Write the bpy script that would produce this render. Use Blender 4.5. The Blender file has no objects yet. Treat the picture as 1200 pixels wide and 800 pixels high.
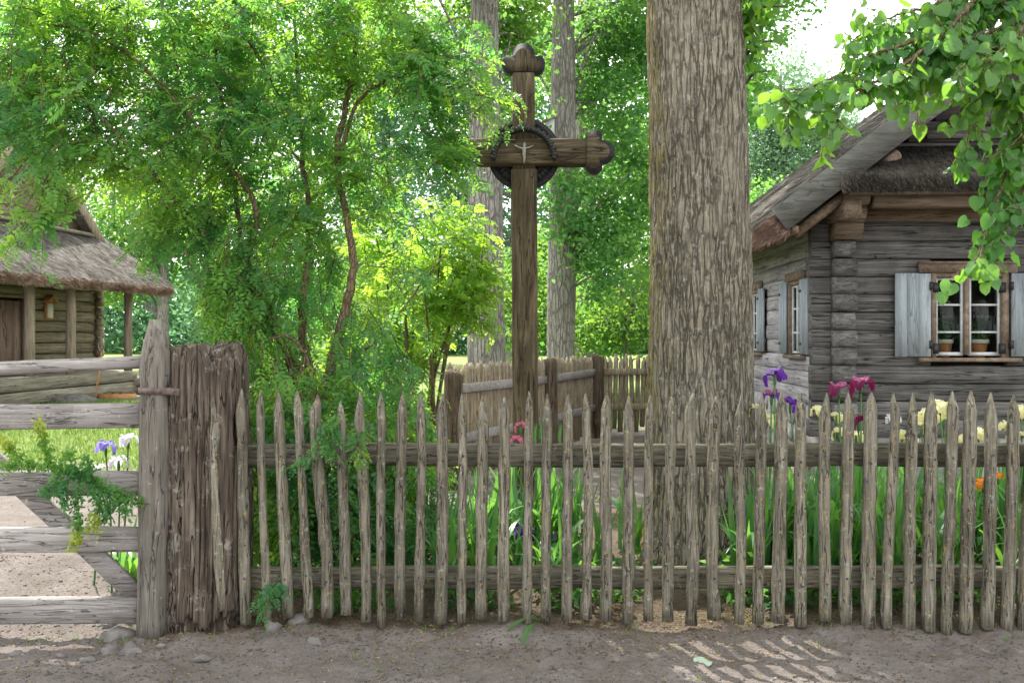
import bpy, math
import numpy as np
from mathutils import Vector

rng = np.random.default_rng(11)
SC = bpy.context.scene
COL = SC.collection
F, CX, HY, CH = 1167.0, 600.0, 395.0, 1.6
PI = math.pi


def P(px, py, d):
    """point of the place seen at photo pixel (px, py) and distance d"""
    return np.array([(px - CX) / F * d, d, CH + (HY - py) / F * d])


# ------------------------------------------------------------------ noise
_perm = np.random.default_rng(3).permutation(512).astype(np.int64)
_val = np.random.default_rng(4).random(512) * 2 - 1


def vnoise(x, y, z=0.0):
    x, y, z = np.broadcast_arrays(np.asarray(x, float), np.asarray(y, float), np.asarray(z, float))
    xi, yi, zi = np.floor(x).astype(np.int64), np.floor(y).astype(np.int64), np.floor(z).astype(np.int64)
    fx, fy, fz = x - xi, y - yi, z - zi
    fx, fy, fz = [t * t * (3 - 2 * t) for t in (fx, fy, fz)]

    def h(a, b, c):
        return _val[_perm[(_perm[(_perm[a & 511] + b) & 511] + c) & 511]]
    r = 0
    for dx in (0, 1):
        for dy in (0, 1):
            for dz in (0, 1):
                w = (fx if dx else 1 - fx) * (fy if dy else 1 - fy) * (fz if dz else 1 - fz)
                r = r + w * h(xi + dx, yi + dy, zi + dz)
    return r


def fbm(x, y, z=0.0, o=4):
    r, a = 0, 1.0
    for k in range(o):
        r = r + a * vnoise(x * 2 ** k + 17.3 * k, y * 2 ** k + 5.1 * k, z * 2 ** k)
        a *= 0.5
    return r


def sstep(a, b, x):
    t = np.clip((np.asarray(x, float) - a) / (b - a), 0, 1)
    return t * t * (3 - 2 * t)


def ground_z(x, y):
    x, y = np.asarray(x, float), np.asarray(y, float)
    z = 0.45 * sstep(9.0, 17.0, y) * sstep(-2.5, -5.5, x) * (1 - sstep(24, 34, y))
    z = z + 0.10 * sstep(12, 15, y) * sstep(0.2, 1.5, x) * (1 - sstep(24, 34, y))
    # the trodden path in front is a little lower, the bed behind the fence a little higher
    z = z + 0.05 * sstep(5.05, 5.5, y) * sstep(-2.0, -1.2, x) * (1 - sstep(8, 10, y))
    z = z - 0.03 * sstep(-1.1, -1.6, x) * sstep(4.6, 5.0, y) * (1 - sstep(5.6, 6.5, y))
    near = 1 - sstep(7, 12, y)
    z = z + near * (0.026 * fbm(x * 1.7, y * 1.7, 0, 3) + 0.015 * fbm(x * 7, y * 7, 3, 3) + 0.007 * np.maximum(0, fbm(x * 24, y * 24, 5, 2)))
    return z


# ------------------------------------------------------------------ mesh building
class MB:
    def __init__(self):
        self.v, self.f, self.n = [], [], 0

    def add(self, v, *faces):
        v = np.asarray(v, float).reshape(-1, 3)
        for f in faces:
            if isinstance(f, np.ndarray):
                self.f.append(f.astype(np.int64) + self.n)
            else:
                by = {}
                for q in f:
                    by.setdefault(len(q), []).append(q)
                for k in by:
                    self.f.append(np.array(by[k], dtype=np.int64) + self.n)
        self.v.append(v)
        self.n += len(v)
        return self

    def box(self, lo, hi, jit=0.0):
        lo, hi = np.array(lo, float), np.array(hi, float)
        v = np.array([[(lo, hi)[(i >> k) & 1][k] for k in range(3)] for i in range(8)])
        if jit:
            v = v + rng.normal(0, jit, v.shape)
        return self.add(v, [(0, 2, 3, 1), (4, 5, 7, 6), (0, 1, 5, 4), (2, 6, 7, 3), (0, 4, 6, 2), (1, 3, 7, 5)])

    def beam(self, p0, p1, w, h, up=(0, 0, 1), segs=1, jit=0.0, cham=0.12, bulge=0.0):
        """a squared timber with eased edges from p0 to p1; w across, h along up"""
        p0, p1, up = np.array(p0, float), np.array(p1, float), np.array(up, float)
        d = p1 - p0
        L = np.linalg.norm(d)
        d = d / L
        s = np.cross(d, up)
        s /= np.linalg.norm(s)
        u = np.cross(s, d)
        c = cham * min(w, h)
        a, b = w / 2, h / 2
        prof = np.array([(-a + c, -b), (a - c, -b), (a, -b + c), (a + bulge, 0), (a, b - c), (a - c, b), (-a + c, b), (-a, b - c), (-a - bulge, 0), (-a, -b + c)])
        m = len(prof)
        vs = []
        for i in range(segs + 1):
            o = p0 + d * L * i / segs
            k = 1 + (rng.normal(0, jit, (m, 1)) if jit else 0)
            q = prof * k
            oo = o + (rng.normal(0, jit * h * 0.7) * u + rng.normal(0, jit * h * 0.4) * s if jit and 0 < i < segs else 0)
            vs.append(oo + q[:, :1] * s + q[:, 1:] * u)
        v = np.concatenate(vs)
        fs = []
        for i in range(segs):
            for j in range(m):
                fs.append((i * m + j, i * m + (j + 1) % m, (i + 1) * m + (j + 1) % m, (i + 1) * m + j))
        caps = [tuple(range(m))[::-1], tuple(range(segs * m, segs * m + m))]
        return self.add(v, fs, caps)

    def tube(self, pts, rad, n=8, rough=0.0, nscale=3.0, cap=True, squash=None, seed=0.0):
        pts = np.asarray(pts, float)
        rad = np.atleast_1d(np.asarray(rad, float))
        rad = np.interp(np.linspace(0, 1, len(pts)), np.linspace(0, 1, len(rad)), rad)
        tan = np.gradient(pts, axis=0)
        tan /= np.linalg.norm(tan, axis=1)[:, None] + 1e-12
        ref = np.array([1.0, 0, 0]) if abs(tan[0][0]) < 0.9 else np.array([0, 1.0, 0])
        vs = []
        a = np.arange(n) * 2 * PI / n
        for i in range(len(pts)):
            ref = ref - tan[i] * ref.dot(tan[i])
            ref /= np.linalg.norm(ref)
            s2 = np.cross(tan[i], ref)
            dirs = np.cos(a)[:, None] * ref + np.sin(a)[:, None] * s2
            r = np.full(n, rad[i])
            if rough:
                q = pts[i] + dirs * rad[i]
                r = r * (1 + rough * fbm(q[:, 0] * nscale + seed, q[:, 1] * nscale, q[:, 2] * nscale * 0.5, 3))
            vs.append(pts[i] + dirs * r[:, None])
        v = np.concatenate(vs)
        k = len(pts)
        i, j = np.meshgrid(np.arange(k - 1), np.arange(n), indexing='ij')
        i, j = i.ravel(), j.ravel()
        j2 = (j + 1) % n
        q = np.stack([i * n + j, i * n + j2, (i + 1) * n + j2, (i + 1) * n + j], 1)
        caps = [tuple(range(n))[::-1], tuple(range((k - 1) * n, k * n))] if cap else []
        return self.add(v, q, caps)

    def prism(self, outline, o, ax, ay, az, t):
        """2D outline in the plane (ax, ay) through o, made t thick along az"""
        outline = np.asarray(outline, float)
        o, ax, ay, az = [np.array(q, float) for q in (o, ax, ay, az)]
        a = o + outline[:, :1] * ax + outline[:, 1:] * ay
        n = len(outline)
        v = np.concatenate([a, a + az * t])
        fs = [(j, (j + 1) % n, n + (j + 1) % n, n + j) for j in range(n)]
        return self.add(v, fs, [tuple(range(n))[::-1], tuple(range(n, 2 * n))])

    def lathe(self, prof, c, n=20):
        prof = np.asarray(prof, float)
        a = np.arange(n) * 2 * PI / n
        v = np.concatenate([np.stack([c[0] + r * np.cos(a), c[1] + r * np.sin(a), np.full(n, c[2] + z)], 1) for r, z in prof])
        fs = [(i * n + j, i * n + (j + 1) % n, (i + 1) * n + (j + 1) % n, (i + 1) * n + j) for i in range(len(prof) - 1) for j in range(n)]
        return self.add(v, fs)

    def blob(self, c, r, rough=0.25, sub=2, seed=0.0):
        import bmesh
        bm = bmesh.new()
        bmesh.ops.create_icosphere(bm, subdivisions=sub, radius=1)
        v = np.array([q.co[:] for q in bm.verts])
        f = np.array([[q.index for q in p.verts] for p in bm.faces])
        bm.free()
        k = 1 + rough * fbm(v[:, 0] * 1.3 + seed, v[:, 1] * 1.3, v[:, 2] * 1.3, 3)
        return self.add(np.array(c) + v * k[:, None] * np.array(r), f)

    def data(self, name, mat, smooth=False, org=(0, 0, 0)):
        v = np.concatenate(self.v) - np.array(org, float)
        me = bpy.data.meshes.new(name)
        me.vertices.add(len(v))
        me.vertices.foreach_set('co', v.astype(np.float32).ravel())
        li = np.concatenate([f.ravel() for f in self.f])
        cnt = np.concatenate([np.full(len(f), f.shape[1]) for f in self.f])
        st = np.concatenate([[0], np.cumsum(cnt)[:-1]])
        me.loops.add(len(li))
        me.loops.foreach_set('vertex_index', li.astype(np.int32))
        me.polygons.add(len(cnt))
        me.polygons.foreach_set('loop_start', st.astype(np.int32))
        me.polygons.foreach_set('loop_total', cnt.astype(np.int32))
        if smooth:
            me.polygons.foreach_set('use_smooth', np.ones(len(cnt), dtype=bool))
        me.update(calc_edges=True)
        me.validate()
        if mat is not None:
            me.materials.append(mat)
        return me


def link(name, me, parent=None):
    o = bpy.data.objects.new(name, me)
    COL.objects.link(o)
    if parent is not None:
        o.parent = parent
    return o


def obj(name, mb, mat, parent=None, org=None, smooth=False):
    if org is None:
        org = (0, 0, 0)
        q = parent
        while q is not None:
            if q.get('_org') is not None:
                org = tuple(q['_org'])
                break
            q = q.parent
    return link(name, mb.data(name, mat, smooth, org), parent)


def tag(o, label, cat, group=None):
    o['label'] = label
    o['category'] = cat
    if group:
        o['group'] = group
    return o


def thing(name, label, cat, loc=(0, 0, 0), rz=0.0, group=None, world=True):
    o = bpy.data.objects.new(name, None)
    COL.objects.link(o)
    o.location = [float(q) for q in loc]
    o.rotation_euler = (0, 0, rz)
    o.empty_display_size = 0.2
    if world:
        o['_org'] = [float(q) for q in loc]
    return tag(o, label, cat, group)


def copy_tree(o, parent=None):
    c = o.copy()
    COL.objects.link(c)
    c.parent = parent
    for ch in list(o.children):
        copy_tree(ch, c)
    return c


# ------------------------------------------------------------------ materials
class NT:
    def __init__(self, name):
        self.m = bpy.data.materials.new(name)
        self.m.use_nodes = True
        self.t = self.m.node_tree
        self.t.nodes.clear()
        self.out = self.n('ShaderNodeOutputMaterial')

    def n(self, kind, **kw):
        q = self.t.nodes.new(kind)
        for k, v in kw.items():
            if k.startswith('in_'):
                key = k[3:]
                key = int(key) if key.isdigit() else key.replace('_', ' ')
                if isinstance(v, bpy.types.NodeSocket):
                    self.t.links.new(v, q.inputs[key])
                else:
                    q.inputs[key].default_value = v
            else:
                setattr(q, k, v)
        return q

    def link(self, a, b):
        self.t.links.new(a, b)

    def ramp(self, fac, stops, interp='LINEAR'):
        r = self.n('ShaderNodeValToRGB')
        r.color_ramp.interpolation = interp
        e = r.color_ramp.elements
        while len(e) < len(stops):
            e.new(0.5)
        for k, (p, c) in enumerate(stops):
            e[k].position = p
            e[k].color = (c, c, c, 1) if isinstance(c, (int, float)) else (*c, 1)
        self.link(fac, r.inputs['Fac'])
        return r.outputs['Color']

    def mix(self, fac, a, b, mode='MIX'):
        q = self.n('ShaderNodeMix', data_type='RGBA', blend_type=mode)
        for sock, val in ((q.inputs[0], fac), (q.inputs[6], a), (q.inputs[7], b)):
            if isinstance(val, bpy.types.NodeSocket):
                self.link(val, sock)
            elif isinstance(val, (int, float)):
                sock.default_value = val if sock.type == 'VALUE' else (val, val, val, 1)
            else:
                sock.default_value = (*val, 1)
        return q.outputs[2]

    def math(self, op, a, b=0.0):
        q = self.n('ShaderNodeMath', operation=op)
        for s, v in zip(q.inputs, (a, b)):
            if isinstance(v, bpy.types.NodeSocket):
                self.link(v, s)
            else:
                s.default_value = v
        return q.outputs[0]

    def coords(self, scale=(1, 1, 1), kind='Object', rot=(0, 0, 0), loc=(0, 0, 0)):
        tc = self.n('ShaderNodeTexCoord')
        mp = self.n('ShaderNodeMapping')
        self.link(tc.outputs[kind], mp.inputs['Vector'])
        mp.inputs['Scale'].default_value = scale
        mp.inputs['Rotation'].default_value = rot
        mp.inputs['Location'].default_value = loc
        return mp.outputs[0]

    def noise(self, vec, scale=1.0, detail=6.0, rough=0.6, dist=0.0):
        q = self.n('ShaderNodeTexNoise', in_Scale=scale, in_Detail=detail, in_Roughness=rough, in_Distortion=dist)
        self.link(vec, q.inputs['Vector'])
        return q.outputs['Fac']

    def voro(self, vec, scale=1.0, feature='F1', out='Distance', rand=1.0):
        q = self.n('ShaderNodeTexVoronoi', feature=feature, in_Scale=scale, in_Randomness=rand)
        self.link(vec, q.inputs['Vector'])
        return q.outputs[out]

    def finish(self, color, rough=0.85, bump=None, bstr=0.5, bdist=0.01, spec=0.3, metal=0.0):
        b = self.n('ShaderNodeBsdfPrincipled')
        for s, v in (('Base Color', color), ('Roughness', rough)):
            if isinstance(v, bpy.types.NodeSocket):
                self.link(v, b.inputs[s])
            else:
                b.inputs[s].default_value = (*v, 1) if s == 'Base Color' else v
        b.inputs['Specular IOR Level'].default_value = spec
        b.inputs['Metallic'].default_value = metal
        if bump is not None:
            q = self.n('ShaderNodeBump', in_Strength=bstr, in_Distance=bdist)
            self.link(bump, q.inputs['Height'])
            self.link(q.outputs[0], b.inputs['Normal'])
        self.link(b.outputs[0], self.out.inputs['Surface'])
        return self.m


def wood(name, dark, mid, light, grain, lichen=None, lamount=0.6, lscale=9.0, stain=0.35, bstr=0.6, bdist=0.006, crack=0.6, lichen2=None, l2amount=0.62, rot=(0, 0, 0)):
    k = NT(name)
    gi0 = k.n('ShaderNodeNewGeometry').outputs['Random Per Island']

    def own(vec, amt):
        sh = k.n('ShaderNodeVectorMath', operation='SCALE')
        sh.inputs[0].default_value = (37.0, 53.0, 41.0)
        k.link(k.math('MULTIPLY', gi0, amt), sh.inputs['Scale'])
        ad = k.n('ShaderNodeVectorMath', operation='ADD')
        k.link(vec, ad.inputs[0])
        k.link(sh.outputs[0], ad.inputs[1])
        return ad.outputs[0]
    g = own(k.coords(grain, rot=rot), 3.0)
    o = own(k.coords(), 1.0)
    n1 = k.noise(g, 1.0, 9, 0.65, 0.4)
    col = k.ramp(n1, [(0.28, dark), (0.5, mid), (0.72, light)])
    big = k.noise(o, 2.3, 4, 0.6)
    col = k.mix(k.ramp(big, [(0.35, 0.0), (0.7, stain)]), col, tuple(q * 0.42 for q in dark))
    g2 = own(k.coords(tuple(q * 0.55 for q in grain), rot=rot, loc=(3, 7, 1)), 2.0)
    n2 = k.noise(g2, 1.0, 3, 0.5, 0.8)
    crk = k.ramp(n2, [(0.485, 0.0), (0.5, 1.0), (0.515, 0.0)])
    col = k.mix(k.math('MULTIPLY', crk, crack), col, tuple(q * 0.15 for q in dark))
    if lichen:
        l = k.noise(o, lscale, 8, 0.75, 0.3)
        lf = k.ramp(l, [(lamount, 0.0), (lamount + 0.07, 0.8)])
        col = k.mix(lf, col, lichen)
    if lichen2:
        l = k.noise(k.coords(loc=(9, 2, 5)), lscale * 1.7, 8, 0.75, 0.3)
        lf = k.ramp(l, [(l2amount, 0.0), (l2amount + 0.05, 0.85)])
        col = k.mix(lf, col, lichen2)
    # every board, log or stake has weathered a little differently
    gi = k.n('ShaderNodeNewGeometry').outputs['Random Per Island']
    oi = k.n('ShaderNodeObjectInfo').outputs['Random']
    vary = k.math('ADD', k.math('MULTIPLY', gi, 0.26), k.math('MULTIPLY', oi, 0.26))
    vc = k.n('ShaderNodeCombineColor')
    for q_, off in enumerate((0.75, 0.742, 0.73)):
        k.link(k.math('ADD', vary, off), vc.inputs[q_])
    col = k.mix(1.0, col, vc.outputs[0], 'MULTIPLY')
    fine = k.noise(k.coords(tuple(q * 3 for q in grain), rot=rot), 1.0, 4, 0.7)
    h = k.math('ADD', n1, k.math('MULTIPLY', fine, 0.35))
    h = k.math('SUBTRACT', h, k.math('MULTIPLY', crk, 0.9))
    return k.finish(col, 0.88, h, bstr, bdist, 0.2)


def bark(name, dark, mid, light, ridge=(11, 11, 2.2), moss=None, mossdir=None, bdist=0.03, spots=None, tint=None):
    k = NT(name)
    o = k.coords()
    nz = k.n('ShaderNodeTexNoise', in_Scale=6.0, in_Detail=4.0)
    k.link(o, nz.inputs['Vector'])
    warp = k.mix(0.035, o, nz.outputs['Color'])
    mp = k.n('ShaderNodeMapping')
    k.link(warp, mp.inputs['Vector'])
    mp.inputs['Scale'].default_value = ridge
    e = k.voro(mp.outputs[0], 1.0, 'DISTANCE_TO_EDGE')
    mp2 = k.n('ShaderNodeMapping')
    k.link(warp, mp2.inputs['Vector'])
    mp2.inputs['Scale'].default_value = tuple(q * 2.3 for q in ridge)
    e2 = k.voro(mp2.outputs[0], 1.0, 'DISTANCE_TO_EDGE')
    fine = k.noise(k.coords((40, 40, 14)), 1.0, 8, 0.75)
    furrow = k.ramp(e, [(0.01, 0.0), (0.13, 1.0)])
    furrow2 = k.ramp(e2, [(0.0, 0.0), (0.18, 1.0)])
    nn = k.noise(o, 5.0, 6, 0.7)
    fm = k.mix(k.ramp(nn, [(0.35, 0.1), (0.6, 0.9)]), 1.0, furrow2, 'MULTIPLY')
    hgt = k.math('ADD', k.math('MULTIPLY', furrow, 1.0), k.math('MULTIPLY', fm, 0.5))
    hgt = k.math('ADD', hgt, k.math('MULTIPLY', fine, 0.8))
    shade = k.math('MULTIPLY', furrow, fm)
    col = k.ramp(fine, [(0.3, mid), (0.65, light)])
    col = k.mix(shade, k.mix(0.2, dark, col), col)
    patch = k.noise(o, 2.2, 5, 0.65)
    col = k.mix(k.ramp(patch, [(0.45, 0.0), (0.70, 0.40)]), col, dark)
    if spots:
        s = k.noise(k.coords(loc=(4, 4, 4)), 24.0, 7, 0.7, 0.1)
        col = k.mix(k.ramp(s, [(0.54, 0.0), (0.66, 0.65)]), col, spots)
    if tint:
        s = k.noise(k.coords((1, 1, 0.5), loc=(1, 8, 4)), 3.0, 6, 0.7, 0.3)
        col = k.mix(k.ramp(s, [(0.5, 0.0), (0.66, 0.7)]), col, tint)
    if moss:
        nrm = k.n('ShaderNodeNewGeometry')
        dp = k.n('ShaderNodeVectorMath', operation='DOT_PRODUCT')
        k.link(nrm.outputs['Normal'], dp.inputs[0])
        dp.inputs[1].default_value = mossdir
        mn = k.noise(o, 7.0, 6, 0.7)
        s = k.math('ADD', dp.outputs['Value'], k.math('MULTIPLY', mn, 0.9))
        col = k.mix(k.ramp(s, [(1.05, 0.0), (1.3, 0.75)]) if False else k.ramp(k.math('MULTIPLY', s, 0.5), [(0.62, 0.0), (0.76, 0.75)]), col, moss)
    return k.finish(col, 0.92, hgt, 0.9, bdist, 0.15)


def leaf_mat(name, cols, trans, tfac=0.45, rough=0.5, spec=0.35, other=None, otrans=None, nscale=1.5, veins=False):
    """leaves: each differs a little, and whole sprays differ (patches of a second colour, used in the shrub to paint shaded sprays)"""
    k = NT(name)
    g = k.n('ShaderNodeNewGeometry')
    rnd = g.outputs['Random Per Island']
    col = k.ramp(rnd, [(i / (len(cols) - 1), c) for i, c in enumerate(cols)])
    n = k.noise(k.coords(), nscale, 4, 0.6)
    f = k.ramp(n, [(0.40, 0.0), (0.60, 0.9)])
    if other is None:
        other = tuple(q * 0.82 for q in cols[0])
        otrans = tuple(q * 0.8 for q in trans)
    col = k.mix(f, col, k.mix(k.math('MULTIPLY', rnd, 0.5), other, cols[0]))
    tcol = k.mix(k.math('MULTIPLY', rnd, 0.5), trans, tuple(q * 0.65 for q in trans))
    tcol = k.mix(f, tcol, otrans)
    b = k.n('ShaderNodeBsdfPrincipled')
    k.link(col, b.inputs['Base Color'])
    b.inputs['Roughness'].default_value = rough
    b.inputs['Specular IOR Level'].default_value = spec
    t = k.n('ShaderNodeBsdfTranslucent')
    if veins:
        at = k.n('ShaderNodeAttribute', attribute_name='leaf_pos')
        sp = k.n('ShaderNodeSeparateXYZ')
        k.link(at.outputs['Vector'], sp.inputs[0])
        ax_ = k.math('ABSOLUTE', sp.outputs[0])
        mid_ = k.math('LESS_THAN', ax_, 0.022)
        fr_ = k.math('FRACT', k.math('MULTIPLY', k.math('SUBTRACT', sp.outputs[1], k.math('MULTIPLY', ax_, 0.75)), 5.5))
        sv = k.math('MULTIPLY', k.math('LESS_THAN', fr_, 0.13), 0.55)
        vm = k.math('MULTIPLY', k.math('MAXIMUM', mid_, sv), k.math('GREATER_THAN', at.outputs['Fac'], 0.0001))
        col = k.mix(k.math('MULTIPLY', vm, 0.6), col, (0.16, 0.27, 0.09))
        k.link(col, b.inputs['Base Color'])
        tcol = k.mix(k.math('MULTIPLY', vm, 0.5), tcol, (0.08, 0.2, 0.03))
    k.link(tcol, t.inputs['Color'])
    mx = k.n('ShaderNodeMixShader', in_Fac=tfac)
    k.link(b.outputs[0], mx.inputs[1])
    k.link(t.outputs[0], mx.inputs[2])
    k.link(mx.outputs[0], k.out.inputs['Surface'])
    return k.m


def plain(name, c1, c2, scale=8.0, rough=0.8, bstr=0.3, bdist=0.004, spec=0.3, metal=0.0, det=6):
    k = NT(name)
    n = k.noise(k.coords(), scale, det, 0.65)
    return k.finish(k.ramp(n, [(0.35, c1), (0.68, c2)]), rough, n, bstr, bdist, spec, metal)


M = {}
LICH = (0.30, 0.305, 0.25)
OCH = (0.30, 0.20, 0.045)
M['picket'] = wood('grey_picket_wood', (0.055, 0.050, 0.037), (0.155, 0.142, 0.108), (0.30, 0.278, 0.222), (55, 55, 4.5), LICH, 0.575, 30, 0.55, 0.9, 0.008, 0.9, OCH, 0.575)
M['rail'] = wood('mossy_rail_wood', (0.06, 0.056, 0.042), (0.145, 0.132, 0.10), (0.30, 0.27, 0.21), (4, 60, 60), LICH, 0.59, 22, 0.45, 0.8, 0.006, 0.8, (0.15, 0.155, 0.05), 0.56)
M['gatewood'] = wood('silver_gate_wood', (0.14, 0.125, 0.115), (0.27, 0.25, 0.235), (0.40, 0.375, 0.35), (3.5, 45, 45), (0.40, 0.40, 0.37), 0.59, 30, 0.45, 0.8, 0.006, 0.8, OCH, 0.62)
M['stile'] = wood('weathered_post_wood', (0.085, 0.075, 0.06), (0.165, 0.148, 0.125), (0.25, 0.23, 0.20), (40, 40, 3.0), LICH, 0.61, 26, 0.5, 0.8, 0.007, 0.9)
M['oldpost'] = wood('rotting_post_wood', (0.035, 0.027, 0.02), (0.12, 0.092, 0.068), (0.27, 0.232, 0.185), (34, 34, 2.2), (0.27, 0.255, 0.215), 0.56, 11, 0.5, 1.0, 0.02, 1.0)
M['cross'] = wood('brown_cross_wood', (0.04, 0.03, 0.017), (0.11, 0.084, 0.05), (0.24, 0.19, 0.12), (38, 38, 2.6), None, stain=0.45, bstr=0.7, crack=0.9)
M['crossbeam'] = wood('brown_crossbeam_wood', (0.045, 0.034, 0.021), (0.13, 0.10, 0.062), (0.28, 0.225, 0.15), (2.6, 38, 38), None, stain=0.5, bstr=0.7, crack=0.9)
M['iron'] = plain('dark_iron', (0.009, 0.009, 0.010), (0.028, 0.028, 0.030), 20, 0.6, 0.3, 0.002, 0.5)
M['rust'] = plain('rusty_iron', (0.06, 0.042, 0.034), (0.15, 0.105, 0.09), 25, 0.75, 0.4, 0.003, 0.4)
M['backfence'] = wood('ochre_fence_wood', (0.11, 0.085, 0.055), (0.25, 0.205, 0.145), (0.38, 0.33, 0.26), (45, 45, 4), (0.32, 0.24, 0.11), 0.54, 8, 0.3, 0.6, 0.006, 0.7)
M['backpost'] = wood('dark_fence_post_wood', (0.04, 0.028, 0.02), (0.10, 0.072, 0.05), (0.19, 0.145, 0.11), (30, 30, 3), None, stain=0.4, bstr=0.9, bdist=0.012, crack=0.9)
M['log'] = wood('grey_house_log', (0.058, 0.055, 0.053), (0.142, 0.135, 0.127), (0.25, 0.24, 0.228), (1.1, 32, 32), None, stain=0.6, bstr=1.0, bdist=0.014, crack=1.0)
M['sidelog'] = wood('skylit_house_log', (0.17, 0.162, 0.163), (0.32, 0.308, 0.308), (0.46, 0.447, 0.447), (32, 1.2, 32), None, stain=0.3, bstr=0.8, bdist=0.01, crack=1.0)  # paler than the front logs: skylight on the side wall put into the colour
M['logend'] = wood('log_end_wood', (0.065, 0.062, 0.06), (0.16, 0.153, 0.147), (0.28, 0.27, 0.26), (10, 10, 34), None, stain=0.5, bstr=0.8, bdist=0.01, crack=0.6)
M['brownbeam'] = wood('brown_beam_wood', (0.085, 0.06, 0.042), (0.19, 0.145, 0.105), (0.30, 0.24, 0.18), (2, 30, 30), None, stain=0.35, bstr=0.6, crack=0.7)
M['brownbeam_y'] = wood('brown_eave_wood', (0.10, 0.07, 0.05), (0.22, 0.165, 0.12), (0.33, 0.26, 0.19), (30, 2, 30), None, stain=0.35, bstr=0.6, crack=0.7)
M['barge'] = wood('grey_bargeboard', (0.10, 0.099, 0.092), (0.185, 0.183, 0.17), (0.275, 0.272, 0.252), (2.4, 40, 22), None, stain=0.45, bstr=0.5, crack=0.5, rot=(0, 0.655, 0))
M['shutter'] = wood('pale_blue_shutter', (0.19, 0.215, 0.235), (0.29, 0.325, 0.35), (0.375, 0.415, 0.44), (16, 16, 1.6), (0.30, 0.29, 0.27), 0.66, 6, 0.2, 0.3, 0.003, 0.5)
M['frame'] = wood('brown_window_frame', (0.10, 0.072, 0.05), (0.20, 0.15, 0.11), (0.31, 0.245, 0.19), (12, 12, 12), None, stain=0.25, bstr=0.4, crack=0.4)
M['white'] = plain('white_sash_paint', (0.42, 0.43, 0.43), (0.58, 0.59, 0.59), 12, 0.6, 0.15)
M['terracotta'] = plain('terracotta', (0.36, 0.12, 0.035), (0.50, 0.20, 0.07), 14, 0.8, 0.2)
M['potrim'] = plain('limewashed_clay', (0.42, 0.35, 0.28), (0.60, 0.55, 0.48), 30, 0.85, 0.2)
M['dark'] = plain('unlit_interior_black', (0.02, 0.017, 0.014), (0.035, 0.03, 0.026), 4, 0.95)  # near-black colour stands in for the gloom of unlit rooms
M['plinth'] = plain('fieldstone_plinth', (0.22, 0.205, 0.20), (0.42, 0.40, 0.39), 5, 0.9, 0.8, 0.03)
M['shedlog'] = wood('brown_shed_log', (0.12, 0.10, 0.068), (0.25, 0.215, 0.15), (0.37, 0.325, 0.24), (1.2, 26, 26), None, stain=0.4, bstr=0.7, bdist=0.01, crack=0.8)
M['shedpost'] = wood('brown_porch_post', (0.16, 0.125, 0.095), (0.29, 0.235, 0.185), (0.40, 0.335, 0.27), (24, 24, 2.5), None, stain=0.25, bstr=0.5, crack=0.5)
M['sheddoor'] = wood('reddish_door_boards', (0.18, 0.12, 0.10), (0.30, 0.205, 0.175), (0.38, 0.275, 0.24), (9, 9, 1.4), None, stain=0.2, bstr=0.3, crack=0.8)
M['sill'] = wood('grey_sill_beam', (0.12, 0.105, 0.085), (0.24, 0.215, 0.175), (0.36, 0.325, 0.27), (1.2, 26, 26), None, stain=0.3, bstr=0.6, bdist=0.01, crack=0.8)
M['orangewood'] = plain('fresh_orange_wood', (0.36, 0.17, 0.06), (0.50, 0.28, 0.11), 10, 0.7, 0.2)
M['paper'] = plain('white_paper', (0.62, 0.62, 0.58), (0.72, 0.72, 0.69), 6, 0.8, 0.05)
M['stone'] = plain('grey_fieldstone', (0.075, 0.068, 0.063), (0.185, 0.17, 0.158), 11, 0.9, 0.7, 0.012)
M['redstone'] = plain('reddish_fieldstone', (0.15, 0.09, 0.08), (0.29, 0.19, 0.165), 11, 0.9, 0.7, 0.012)
M['birdbox'] = plain('pale_grey_boards', (0.42, 0.42, 0.42), (0.58, 0.58, 0.58), 8, 0.8, 0.2)

BARK_MAIN = bark('linden_bark', (0.04, 0.034, 0.025), (0.175, 0.152, 0.108), (0.305, 0.27, 0.20), (28, 28, 3.4), (0.22, 0.17, 0.045), (-0.98, -0.05, 0), 0.018, (0.36, 0.35, 0.305), (0.29, 0.262, 0.20))
BARK_FAR = bark('grey_bark', (0.12, 0.105, 0.095), (0.27, 0.245, 0.225), (0.40, 0.37, 0.345), (13, 13, 2.2), None, None, 0.03)
BARK_DARK = bark('brown_branch_bark', (0.05, 0.04, 0.025), (0.14, 0.105, 0.06), (0.23, 0.17, 0.10), (40, 40, 12), None, None, 0.006)

L_SHRUB = leaf_mat('pea_shrub_leaf', [(0.045, 0.135, 0.03), (0.075, 0.19, 0.04), (0.12, 0.25, 0.05)], (0.46, 0.74, 0.06), 0.54, 0.48, 0.4, (0.035, 0.125, 0.055), (0.13, 0.42, 0.09), 1.9)  # darker blue-green patches paint in shaded sprays among lit yellow-green ones
L_BUSH = leaf_mat('sunlit_yellow_green_leaf', [(0.09, 0.21, 0.03), (0.13, 0.26, 0.04), (0.16, 0.28, 0.05)], (0.54, 0.80, 0.07), 0.56, 0.5, 0.3, (0.10, 0.23, 0.035), (0.42, 0.72, 0.06), 2.0)  # lighter, yellower version of the shrub leaf, with sunlight painted into it
L_LIME = leaf_mat('linden_leaf', [(0.04, 0.12, 0.02), (0.06, 0.165, 0.028), (0.09, 0.20, 0.04), (0.045, 0.125, 0.05)], (0.34, 0.62, 0.05), 0.5, 0.42, 0.4, (0.045, 0.14, 0.04), (0.18, 0.48, 0.06), 2.6, True)
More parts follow.
